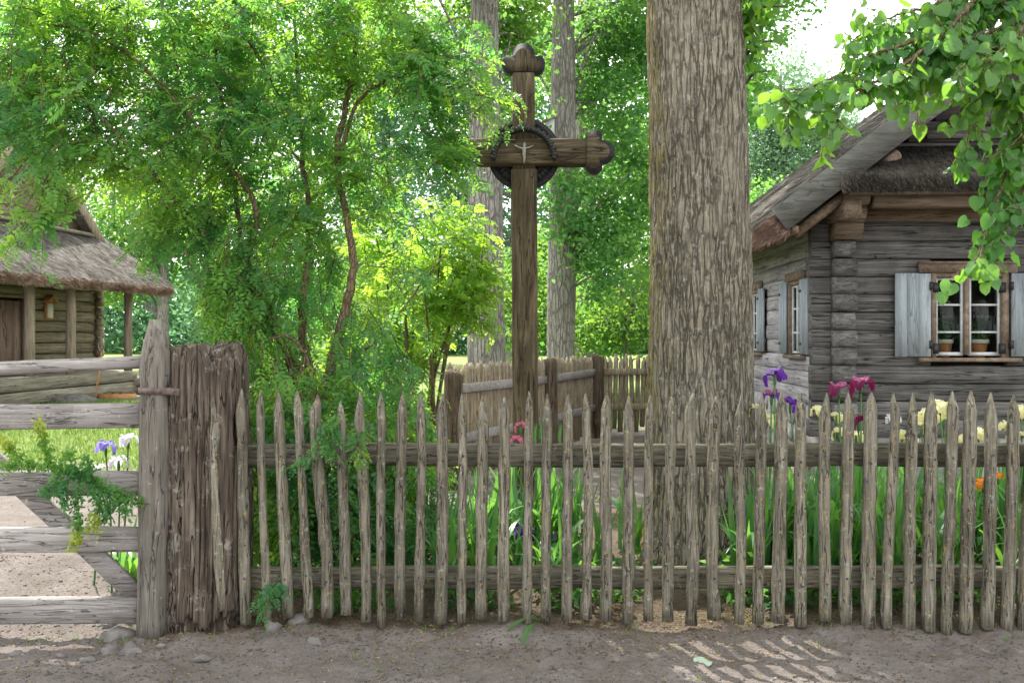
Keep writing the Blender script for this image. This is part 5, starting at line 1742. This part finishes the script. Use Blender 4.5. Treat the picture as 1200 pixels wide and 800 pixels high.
def heart_leaves(mb, pos, d, nrm, size, fold=0.16, droop=0.22):
    d = norm(d)
    s = norm(np.cross(d, nrm))
    u = np.cross(s, d)
    out = np.concatenate([[(0, 0.42)], HEART])
    n, m = len(pos), len(out)
    wob = rng.normal(0, 0.035, (n, m))
    fo, dr2, asp = rng.uniform(-0.05, 0.42, (n, 1)), rng.uniform(-0.1, 0.5, (n, 1)), rng.uniform(0.8, 1.12, (n, 1))
    h = fo * np.abs(out[:, 0])[None] - dr2 * out[:, 1][None] ** 2 + wob + 0.05 * np.sin(7 * out[:, 1] + 3 * out[:, 0])[None]
    v = pos[:, None] + size[:, None, None] * (s[:, None] * (out[None, :, :1] * asp[:, :, None]) + d[:, None] * out[None, :, 1:] + u[:, None] * h[..., None])
    k_ = np.arange(1, m)
    f = np.stack([np.zeros(m - 1, int), k_, np.roll(k_, -1)], 1)
    F_ = (np.arange(n)[:, None, None] * m + f[None]).reshape(-1, 3)
    mb.add(v.reshape(-1, 3), F_)
    return np.tile(np.concatenate([out, np.zeros((m, 1))], 1), (n, 1))


lt = thing('young_linden', 'linden branch of heart-shaped leaves hanging in from the right, in front of the house', 'tree', (4.6, 6.2, 0.05))
wd_, lv = MB(), MB()
trk = bez([(4.6, 6.2, -0.1), (4.62, 6.2, 2.5), (4.5, 6.1, 5.0), (4.4, 6.0, 8.0)], 8)
wd_.tube(trk, np.linspace(0.19, 0.06, len(trk)), 14, 0.07, 3)
BR = [([(1420, -182, 5.2), (1260, -52, 4.6), (1160, -7, 4.4), (1095, 38, 4.35), (1035, 60, 4.3), (965, 96, 4.25), (908, 120, 4.2)], 0.022, 1.0),
      ([(1160, -21, 4.4), (1110, 36, 4.3), (1045, 86, 4.2), (992, 116, 4.15), (978, 150, 4.1)], 0.012, 0.9),
      ([(1230, -22, 4.5), (1165, 58, 4.4), (1142, 123, 4.35), (1133, 178, 4.3)], 0.012, 0.75),
      ([(1300, 2, 4.7), (1215, 102, 4.5), (1182, 192, 4.4), (1160, 262, 4.35), (1145, 302, 4.3)], 0.013, 0.85),
      ([(1320, 20, 4.7), (1240, 120, 4.5), (1205, 200, 4.4), (1185, 262, 4.35)], 0.012, 0.7),
      ([(1260, -48, 4.6), (1180, -33, 4.5), (1100, 4, 4.4), (1040, 22, 4.35), (1000, 47, 4.3)], 0.012, 0.85),
      ([(1260, -42, 4.6), (1190, 28, 4.6), (1110, 73, 4.55), (1070, 106, 4.5)], 0.010, 1.0),
      ([(1300, -40, 4.7), (1215, 20, 4.2), (1160, 70, 4.1), (1120, 80, 4.05)], 0.010, 0.9)]
BR += [([(1330, 10, 4.7), (1250, 60, 4.5), (1190, 95, 4.4), (1150, 105, 4.35)], 0.010, 1.0),
       ([(1330, 60, 4.7), (1250, 120, 4.5), (1205, 150, 4.4), (1172, 185, 4.35)], 0.010, 1.0),
       ([(1300, -10, 4.6), (1210, 20, 4.4), (1140, 45, 4.3), (1085, 78, 4.25)], 0.010, 1.0),
       ([(1280, -50, 4.6), (1190, -10, 4.5), (1120, 25, 4.4), (1060, 60, 4.35)], 0.010, 0.9)]
s = trk[13]
wd_.tube(bez([s, P(1420, -170, 5.2)], 4), np.linspace(0.05, 0.022, 4), 8)
lp, ldir, ln_, lsz = [], [], [], []
for pts, r0, dens in BR:
    pw = bez([P(*q) for q in pts], 14, 0.004)
    wd_.tube(pw, np.linspace(r0, 0.0025, len(pw)), 7, cap=False)
    seg = np.linalg.norm(np.diff(pw, axis=0), axis=1)
    acc = np.concatenate([[0], np.cumsum(seg)])
    tot = acc[-1]
    ntw = int(tot / 0.030 * dens)
    for q in range(ntw + 1):
        a_ = tot * (0.12 + 0.88 * (q + rng.random()) / (ntw + 1))
        a_ = min(a_, tot)
        p = np.array([np.interp(a_, acc, pw[:, k_]) for k_ in range(3)])
        if q == ntw:
            p = pw[-1]
        i_ = min(np.searchsorted(acc, a_), len(pw) - 1)
        td = norm(pw[i_] - pw[i_ - 1])
        L = rng.uniform(0.05, 0.19)
        dr_ = td * 0.8 + rng.normal(0, 0.6, 3) + np.array([0, 0, -0.22])
        dr_ = dr_ / np.linalg.norm(dr_)
        m = int(L / 0.032) + 2
        tt = np.linspace(0.05, 1, m)
        tw = p + dr_ * L * tt[:, None] + np.array([0, 0, -0.12]) * (L * tt ** 2)[:, None]
        wd_.tube(np.concatenate([[p], tw]), np.linspace(0.003, 0.0015, m + 1), 4, cap=False)
        sd = norm(np.cross(dr_, np.array([0, 0, 1.0])))
        for k_ in range(m):
            sg = 1 if k_ % 2 else -1
            ld = dr_ * 0.35 + sd * sg * 0.6 + np.array([0, 0, -0.75]) + rng.normal(0, 0.3, 3)
            pet = norm(ld) * rng.uniform(0.02, 0.04)
            wd_.tube([tw[k_], tw[k_] + pet], [0.0014, 0.001], 3, cap=False)
            lp.append(tw[k_] + pet)
            ldir.append(ld)
            ln_.append(np.array([0, -0.55, 0.75]) + rng.normal(0, 0.5, 3))
            lsz.append(rng.uniform(0.030, 0.068))
loc_ = heart_leaves(lv, np.array(lp), np.array(ldir), np.array(ln_), np.array(lsz))
print('linden branch leaves', len(lp))
pos = gap(clumped([(np.array([4.6, 6.4, 7.4]), np.array([2.3, 2.4, 2.6]))], 6000, 0.7, 50, 0.4), GAPS)
pos = pos[(pos[:, 2] > 4.9)]
crown_mesh(lv, pos, 0.11, 0.85)
for q in range(16):
    tg = ellip(1, (4.6, 6.4, 7.4), (1.8, 1.9, 2.0))[0]
    s = trk[int(rng.integers(12, len(trk) - 3))]
    wd_.tube(bez([s, (s + tg) / 2 + np.array([0, 0, 0.3]), tg], 5), np.linspace(0.035, 0.01, 9), 5, cap=False)
obj('trunk', wd_, BARK_DARK, lt, smooth=True)
fo_ = obj('foliage', lv, L_LIME, lt)
at = fo_.data.attributes.new('leaf_pos', 'FLOAT_VECTOR', 'POINT')
av = np.zeros((len(fo_.data.vertices), 3), np.float32)
av[:len(loc_)] = loc_
at.data.foreach_set('vector', av.ravel())

# ------------------------------------------------------------------ leafy branch lying over the gate
gb_c = P(95, 555, 5.25)
gb = thing('leafy_branch', 'small-leaved green branch with yellow tips draped over the gate rail', 'branch', gb_c)
tw, l1, l2 = MB(), MB(), MB()
GB = [([(168, 588, 5.27), (130, 574, 5.24), (96, 554, 5.23), (62, 547, 5.23), (20, 545, 5.23), (-12, 548, 5.24)], 0.005, 0),
      ([(62, 547, 5.23), (50, 518, 5.22), (44, 492, 5.22)], 0.003, 1), ([(96, 554, 5.23), (90, 590, 5.20), (92, 618, 5.19), (86, 640, 5.19)], 0.003, 1),
      ([(102, 556, 5.23), (116, 590, 5.2), (108, 622, 5.19)], 0.003, 1), ([(130, 574, 5.23), (142, 590, 5.21), (152, 602, 5.2)], 0.003, 0), ([(40, 545, 5.23), (16, 530, 5.22), (4, 515, 5.22)], 0.003, 1),
      ([(75, 550, 5.23), (60, 570, 5.2), (50, 580, 5.2)], 0.003, 0), ([(90, 555, 5.23), (82, 540, 5.2), (78, 528, 5.2)], 0.003, 0), ([(110, 562, 5.23), (104, 545, 5.2), (100, 536, 5.2)], 0.003, 0),
      ([(85, 552, 5.23), (72, 575, 5.2), (75, 590, 5.19)], 0.003, 0), ([(115, 566, 5.23), (128, 592, 5.2), (122, 608, 5.2)], 0.003, 0)]
for pts, r, yel in GB:
    pw = bez([P(*q) for q in pts], 10, 0.003)
    tw.tube(pw, np.linspace(r, 0.0015, len(pw)), 5, cap=False)
    L = np.linalg.norm(np.diff(pw, axis=0), axis=1).sum()
    n = int(L / 0.0013)
    t_ = rng.random(n)
    ii = t_ * (len(pw) - 1)
    p = np.stack([np.interp(ii, np.arange(len(pw)), pw[:, k_]) for k_ in range(3)], 1) + rng.normal(0, 0.016, (n, 3)) * np.array([1, 0.7, 1])
    d = rng.normal(size=(n, 3)) + np.array([0, -0.3, -0.6])
    nr = rng.normal(0, 0.5, (n, 3)) + np.array([0, -0.7, 0.6])
    sz = rng.uniform(0.022, 0.038, n)
    yl = (t_ > 0.68) & (yel == 1)
    for m_, mbx in ((~yl, l1), (yl, l2)):
        if m_.any():
            v, f = leaf_quads(p[m_], d[m_], nr[m_], sz[m_], sz[m_] * 0.5, 0.12)
            mbx.add(v, f)
obj('twig', tw, BARK_DARK, gb, smooth=True)
obj('leaves', l1, L_SHRUB, gb)
yo = obj('young_leaves', l2, leaf_mat('young_yellow_leaf', [(0.22, 0.30, 0.03), (0.32, 0.36, 0.04)], (0.5, 0.6, 0.06), 0.45), gb)
yo['label'] = 'yellow young leaves at the branch tips'

# ================================================================== irises
def blade(mb, base, az, lean, L, w, curl):
    m = 8
    t = np.linspace(0, 1, m)
    th = lean + curl * t ** 2
    dr = np.cumsum(np.sin(th)) * L / m
    dz = np.cumsum(np.cos(th)) * L / m
    hx, hy = math.cos(az), math.sin(az)
    c = np.stack([base[0] + hx * dr, base[1] + hy * dr, base[2] + dz], 1)
    wd = w * np.clip(1.15 - t ** 3.2 * 1.15, 0.03, 1) * (0.75 + 0.5 * np.sin(PI * np.clip(t + 0.15, 0, 1)))
    s = np.array([-hy, hx, 0])
    s2 = np.array([hx, hy, 0])
    a = c + s * wd[:, None] * 0.5 + s2 * wd[:, None] * 0.10
    b = c - s * wd[:, None] * 0.5 + s2 * wd[:, None] * 0.10
    v = np.concatenate([a, c, b])
    fs = [(q, q + 1, m + q + 1, m + q) for q in range(m - 1)] + [(m + q, m + q + 1, 2 * m + q + 1, 2 * m + q) for q in range(m - 1)]
    mb.add(v, fs)


def fan_mesh(hgt, nb):
    mb = MB()
    fa = rng.uniform(0, 2 * PI)
    for q in range(nb):
        side_ = rng.choice([-1, 1])
        az = fa + (0 if side_ > 0 else PI) + rng.normal(0, 0.6)
        lean = abs(rng.normal(0, 0.13)) + 0.02
        curl = abs(rng.normal(0, 0.45)) + (rng.uniform(1.0, 2.2) if rng.random() < 0.24 else 0)
        blade(mb, (rng.normal(0, 0.045), rng.normal(0, 0.045), -0.02), az, lean, hgt * rng.uniform(0.62, 1.05), rng.uniform(0.022, 0.042), curl)
    return mb.data('leaf_fan', L_IRIS, smooth=True)


FANS = [fan_mesh(rng.uniform(0.78, 0.92), int(rng.integers(9, 14))) for _ in range(9)]
PLANT_G = 'leafy iris clumps without flowers behind the picket fence'


def iris_clump(x, y, label, group=None, sc=1.0, name='iris_plant'):
    o = thing(name, label, 'iris', (x, y, float(ground_z(x, y))), rng.uniform(0, 6.28), group, world=False)
    o['_org'] = [0.0, 0.0, 0.0]
    o.scale = (1, 1, sc)
    link('leaf_fan', FANS[int(rng.integers(len(FANS)))], o)
    return o


def petal_grid(mb, az, rfun, zfun, wfun, m=7, k_=5, ruff=0.004, cup=0.0):
    t = np.linspace(0, 1, m)
    u = np.linspace(-1, 1, k_)
    T, U = np.meshgrid(t, u, indexing='ij')
    r, z, w = rfun(T), zfun(T), wfun(T)
    lat = U * w
    rr = r - cup * (U ** 2) * w + ruff * np.sin(9 * T + 5 * U) * T
    zz = z + ruff * np.cos(11 * T + 7 * np.abs(U)) * T * np.abs(U) * 1.5 + rng.normal(0, 0.0012, T.shape)
    x = rr * math.cos(az) - lat * math.sin(az)
    y = rr * math.sin(az) + lat * math.cos(az)
    v = np.stack([x, y, zz], -1).reshape(-1, 3)
    fs = [(a * k_ + b, a * k_ + b + 1, (a + 1) * k_ + b + 1, (a + 1) * k_ + b) for a in range(m - 1) for b in range(k_ - 1)]
    mb.add(v, fs)


def bloom(sname, fname):
    st, fl = MB(), MB()
    for q in range(3):
        az = q * 2 * PI / 3 + rng.normal(0, 0.08)
        petal_grid(st, az, lambda t: 0.006 + 0.046 * np.sin(PI * t * 0.58), lambda t: 0.010 + 0.048 * t - 0.012 * t ** 3, lambda t: 0.033 * np.sin(PI * (0.08 + 0.78 * t)) + 0.002, m=10, k_=9, cup=0.35, ruff=0.008)
        petal_grid(fl, az + PI / 3, lambda t: 0.008 + 0.070 * np.sin(PI * 0.5 * np.minimum(1, t * 1.05)), lambda t: 0.006 + 0.022 * np.sin(PI * t) - 0.052 * t ** 3.0, lambda t: 0.034 * np.sin(PI * (0.06 + 0.80 * t)) + 0.002, m=10, k_=9, cup=0.10, ruff=0.010)
    return st.data('standards', PET[sname], True), fl.data('falls', PET[fname], True)


BLOOMS = {}


def add_bloom(plant_o, p, kind, sc, base):
    if kind not in BLOOMS:
        BLOOMS[kind] = [bloom(*kind) for _ in range(3)]
    sm, fm = BLOOMS[kind][int(rng.integers(3))]
    f = link('flower', fm, plant_o)
    f.location = p
    f.rotation_euler = (rng.normal(0, 0.18), rng.normal(0, 0.18), rng.uniform(0, 6.28))
    f.scale = (sc, sc, sc)
    link('standards', sm, f)
    b0 = np.array(base, float)
    p = np.array(p)
    mb = MB()
    mb.tube(bez([b0, b0 * 0.45 + p * 0.55 + np.array([0.012, 0, 0]), p - np.array([0, 0, 0.05])], 6), np.linspace(0.007, 0.005, 11), 6, cap=False)
    mb.tube([p - np.array([0, 0, 0.06]), p - np.array([0, 0, 0.03]), p + np.array([0, 0, 0.012])], [0.006, 0.011, 0.006], 6)
    obj('stalk', mb, L_STALK, plant_o, org=(0, 0, 0), smooth=True)


def flowering(flowers, label, kind, d, sc=1.0, group=None, fan=True, name='iris_plant', bud=0):
    """flowers: photo positions of the blooms on one plant"""
    ps = [P(x, y, dd if dd else d) for (x, y, dd) in flowers]
    c = np.mean(ps, axis=0)
    bx_, by_ = c[0] + rng.normal(0, 0.03), c[1] + 0.02
    gz = float(ground_z(bx_, by_))
    o = thing(name, label, 'iris', (bx_, by_, gz), 0, group, world=False)
    o['_org'] = [0.0, 0.0, 0.0]
    if fan:
        link('leaf_fan', FANS[int(rng.integers(len(FANS)))], o).rotation_euler = (0, 0, rng.uniform(0, 6))
    for p in ps:
        add_bloom(o, tuple(p - np.array([bx_, by_, gz])), kind if isinstance(kind[0], str) else kind[ps.index(p)], sc, (rng.normal(0, 0.02), rng.normal(0, 0.02), 0))
    return o


YG = 'pale yellow irises in the bed before the house'
flowering([(908, 440, 0)], 'tall iris with a lilac and deep purple bloom beside the big trunk', ('lilac_s', 'purple_f'), 6.2, 0.95)
flowering([(904, 464, 0)], 'iris with a rose and purple bloom just under the tall lilac one', ('rose_s', 'purple_f'), 6.25, 0.8)
flowering([(926, 473, 0)], 'small half-open deep purple iris right of the tall lilac iris', ('purple_f', 'purple_f'), 6.3, 0.7)
flowering([(983, 456, 0)], 'tall iris with a broad rose and maroon bloom, before the log corner', ('rose_s', 'maroon_f'), 6.3, 0.98)
flowering([(1009, 450, 0)], 'tallest iris with a ruffled rose and maroon bloom, right of the log corner', ('rose_s', 'maroon_f'), 6.35, 1.0)
flowering([(1006, 495, 0)], 'dark maroon iris bloom low between two pickets under the rose ones', ('maroon_f', 'maroon_f'), 6.2, 0.9)
YEL = [[(888, 480), (903, 492)], [(959, 481), (980, 489)], [(984, 507)], [(1003, 511)], [(1046, 490)], [(1057, 509), (1068, 516)], [(1085, 486), (1080, 500)], [(1102, 476)], [(1106, 492), (1112, 484)],
       [(1128, 516)], [(1147, 508)], [(1181, 500)], [(1197, 482), (1192, 512)], [(1215, 495)], [(1240, 488)]]
for q, fl in enumerate(YEL):
    kd = ('white_s', 'white_s') if q == 4 else ('yellow_s', 'yellow_f')
    lab = 'iris with a single white bloom above the rail between two pickets' if q == 4 else 'pale yellow iris blooming above the fence rail before the grey house'
    flowering([(x, y, 6.7 + rng.uniform(-0.15, 0.5)) for x, y in fl] if len(fl) == 1 else [(x, y, 0) for x, y in fl], lab, kd, 6.7 + rng.uniform(-0.2, 0.5), rng.uniform(0.66, 0.86), None if q == 4 else YG)
flowering([(614, 622, 0)], 'low lilac and purple iris seen through the pickets before the cross', ('lilac_s', 'purple_f'), 6.4, 0.95)
flowering([(653, 606, 0), (648, 622, 0)], 'pale lilac iris seen through the pickets right of the cross', ('lilac_s', 'lilac_s'), 6.7, 0.9)
flowering([(588, 596, 0)], 'small lilac iris left of the low purple one', ('lilac_s', 'lilac_s'), 6.9, 0.6)
flowering([(610, 499, 0), (606, 515, 0)], 'pink gladiolus spike rising above the rail in front of the cross', ('pink_s', 'pink_s'), 6.8, 0.6, name='gladiolus_plant')
flowering([(1152, 566, 0)], 'orange flower low in the iris bed near the right edge', ('orange', 'orange'), 6.5, 0.7, fan=False, name='orange_flower')
flowering([(1170, 557, 0)], 'smaller orange flower right of the other orange one', ('orange', 'orange'), 6.6, 0.45, fan=False, name='orange_flower')
flowering([(124, 523, 0)], 'blue-violet iris seen over the gate rail', ('blue_s', 'blue_s'), 6.2, 0.8, fan=False)
flowering([(150, 515, 0), (139, 541, 0)], 'white iris beside the pointed gate post, seen over the rail', ('white_s', 'white_s'), 6.3, 0.8, fan=False)
flowering([(117, 549, 0)], 'small white iris low behind the gate rail', ('white_s', 'white_s'), 6.4, 0.6, fan=False)
# buds above the rail near the cross
for (x, y) in ((627, 500), (634, 496), (656, 500)):
    p = P(x, y, 6.7)
    gz = float(ground_z(p[0], 6.7))
    o = thing('gladiolus_plant', 'slim green gladiolus bud spike above the rail by the cross', 'gladiolus', (p[0], 6.7, gz), 0, 'green bud spikes by the cross', world=False)
    o['_org'] = [0.0, 0.0, 0.0]
    h = p[2] - gz
    obj('stalk', MB().tube([(0, 0, 0), (0.01, 0, h * 0.6), (0, 0, h)], [0.006, 0.006, 0.004], 6), L_STALK, o)
    mb = MB()
    for q in range(5):
        a_ = q * 2.4
        blade(mb, (0, 0, h - 0.14 + 0.03 * q), a_, 0.25, 0.08, 0.016, -0.2)
    obj('bud', mb, L_STALK, o)
cnt = 0
while cnt < 66:
    px, d = rng.uniform(878, 1290), rng.uniform(5.75, 7.3)
    x = (px - CX) / F * d
    if math.hypot(x - bx, d - 6.9) < 0.55:
        continue
    iris_clump(x, d, 'clump of upright green iris blades behind the right half of the picket fence', 'iris blades behind the right half of the fence', rng.uniform(0.85, 1.08))
    cnt += 1
cnt = 0
while cnt < 20:
    px, d = rng.uniform(512, 752), rng.uniform(5.8, 7.4)
    x = (px - CX) / F * d
    if abs(px - 720) < 22 and rng.random() < 0.5:
        continue
    iris_clump(x, d, 'clump of sword-shaped iris blades behind the pickets in front of the cross', 'iris blades before the cross', rng.uniform(0.72, 1.0))
    cnt += 1
for (px, d, s) in ((520, 5.85, 1.0), (553, 6.0, 0.9)):
    iris_clump((px - CX) / F * d, d, 'clump of broad dark iris blades at the edge of the pea shrub', 'iris blades at the shrub edge', s)
iris_clump(P(152, 0, 6.3)[0], 6.3, 'low iris clump behind the gate brace', None, 0.5)
iris_clump(P(203, 0, 5.95)[0], 5.95, 'bright iris blades in the slit between gate post and old post', None, 0.62)

# low growth along the foot of the fence
n = 5200
lx = np.concatenate([rng.uniform(-1.6, 0.0, n // 2), rng.uniform(0.2, 3.3, n // 2)])
ly = 5.58 + np.abs(rng.normal(0, 0.45, n))
k_ = (fbm(lx * 2.0, ly * 2.0, 1, 3) > -0.1) & (np.hypot(lx - bx, ly - 6.9) > 0.5)
lx, ly = lx[k_], ly[k_]
pos = np.stack([lx, ly, ground_z(lx, ly) + rng.gamma(2, 0.045, len(lx))], 1)
cm = MB()
crown_mesh(cm, pos, 0.06, 0.55, 0.7)
ug = obj('undergrowth', cm, L_DEEP)
ug['kind'] = 'stuff'

# ------------------------------------------------------------------ fallen leaves
c = P(828, 779, 4.86)
c[2] = ground_z(c[0], c[1]) + 0.012
mb = MB()
heart_leaves(mb, c[None] + np.array([[-0.05, 0, 0]]), np.array([[1.0, 0.25, 0.05]]), np.array([[0.1, -0.25, 1.0]]), np.array([0.085]), 0.35, 0.05)
tag(obj('fallen_leaf', mb, leaf_mat('fallen_leaf_green', [(0.30, 0.38, 0.28), (0.36, 0.44, 0.34)], (0.3, 0.45, 0.25), 0.15)), 'pale green leaf lying on the bare path in front of the fence', 'leaf')
for q, (p0, p1, lab) in enumerate((((594, 742), (636, 731), 'long green blade lying flat against the foot of the fence'), ((612, 752), (628, 733), 'shorter green blade lying across the path beside the longer one'))):
    a_, b_ = P(*p0, 5.25 - 0.12 * q), P(*p1, 5.38 - 0.05 * q)
    a_[2], b_[2] = ground_z(a_[0], a_[1]) + 0.012, ground_z(b_[0], b_[1]) + 0.02
    mb = MB()
    s = np.cross(norm(b_ - a_), [0, 0, 1.0])
    t = np.linspace(0, 1, 8)
    cc = a_ + (b_ - a_) * t[:, None] + np.array([0, 0, 0.03]) * np.sin(PI * t)[:, None]
    w = 0.016 * np.sin(PI * np.clip(t * 0.9 + 0.12, 0, 1))[:, None]
    v = np.concatenate([cc + s * w, cc + np.array([0, 0, -0.006]), cc - s * w])
    fs = [(q2, q2 + 1, 8 + q2 + 1, 8 + q2) for q2 in range(7)] + [(8 + q2, 8 + q2 + 1, 16 + q2 + 1, 16 + q2) for q2 in range(7)]
    tag(obj('fallen_leaf', mb.add(v, fs), L_DEEP), lab, 'leaf')

# ================================================================== light, sky, camera
sun = bpy.data.lights.new('sun', 'SUN')
sun.energy = 5.0
sun.angle = math.radians(0.53)
sun.color = (1.0, 0.955, 0.88)
so = bpy.data.objects.new('sun', sun)
COL.objects.link(so)
so.rotation_euler = Vector(sdir).to_track_quat('Z', 'Y').to_euler()

W = bpy.data.worlds.new('World')
SC.world = W
W.use_nodes = True
nt = W.node_tree
nt.nodes.clear()
wo = nt.nodes.new('ShaderNodeOutputWorld')
bg = nt.nodes.new('ShaderNodeBackground')
sky = nt.nodes.new('ShaderNodeTexSky')
sky.sky_type = 'NISHITA'
sky.sun_disc = False
sky.sun_elevation = SUN_EL
sky.sun_rotation = math.atan2(sdir[0], sdir[1])
sky.air_density = 1.0
sky.dust_density = 3.0
sky.ozone_density = 1.0
bg.inputs['Strength'].default_value = 0.15
# thin bright overcast veil over the blue
tc = nt.nodes.new('ShaderNodeTexCoord')
nz = nt.nodes.new('ShaderNodeTexNoise')
nz.inputs['Scale'].default_value = 2.0
nz.inputs['Detail'].default_value = 5.0
nt.links.new(tc.outputs['Generated'], nz.inputs['Vector'])
rp = nt.nodes.new('ShaderNodeValToRGB')
rp.color_ramp.elements[0].position, rp.color_ramp.elements[0].color = 0.25, (0.55, 0.55, 0.55, 1)
rp.color_ramp.elements[1].position, rp.color_ramp.elements[1].color = 0.65, (0.95, 0.95, 0.95, 1)
nt.links.new(nz.outputs['Fac'], rp.inputs['Fac'])
mx = nt.nodes.new('ShaderNodeMix')
mx.data_type = 'RGBA'
nt.links.new(rp.outputs['Color'], mx.inputs[0])
nt.links.new(sky.outputs['Color'], mx.inputs[6])
mx.inputs[7].default_value = (10.0, 10.1, 10.3, 1)
nt.links.new(mx.outputs[2], bg.inputs['Color'])
nt.links.new(bg.outputs['Background'], wo.inputs['Surface'])

cam = bpy.data.cameras.new('camera')
cam.sensor_width = 36.0
cam.lens = 36.0 * F / 1200.0
cam.shift_y = -(400 - HY) / 1200.0
cam.clip_end = 2000
co = bpy.data.objects.new('camera', cam)
COL.objects.link(co)
co.location = (0, 0, CH)
co.rotation_euler = (PI / 2, 0, 0)
SC.camera = co

SC.render.engine = 'CYCLES'
SC.cycles.use_denoising = True
SC.cycles.max_bounces = 8
SC.cycles.diffuse_bounces = 4
SC.cycles.transmission_bounces = 6
SC.cycles.transparent_max_bounces = 8
SC.cycles.sample_clamp_indirect = 6.0
SC.cycles.caustics_reflective = False
SC.cycles.caustics_refractive = False
SC.view_settings.view_transform = 'Standard'
SC.view_settings.look = 'None'
SC.view_settings.exposure = 1.32
SC.view_settings.gamma = 1.0
SC.view_settings.use_curve_mapping = False
for o in list(SC.objects):
    if '_org' in o:
        del o['_org']
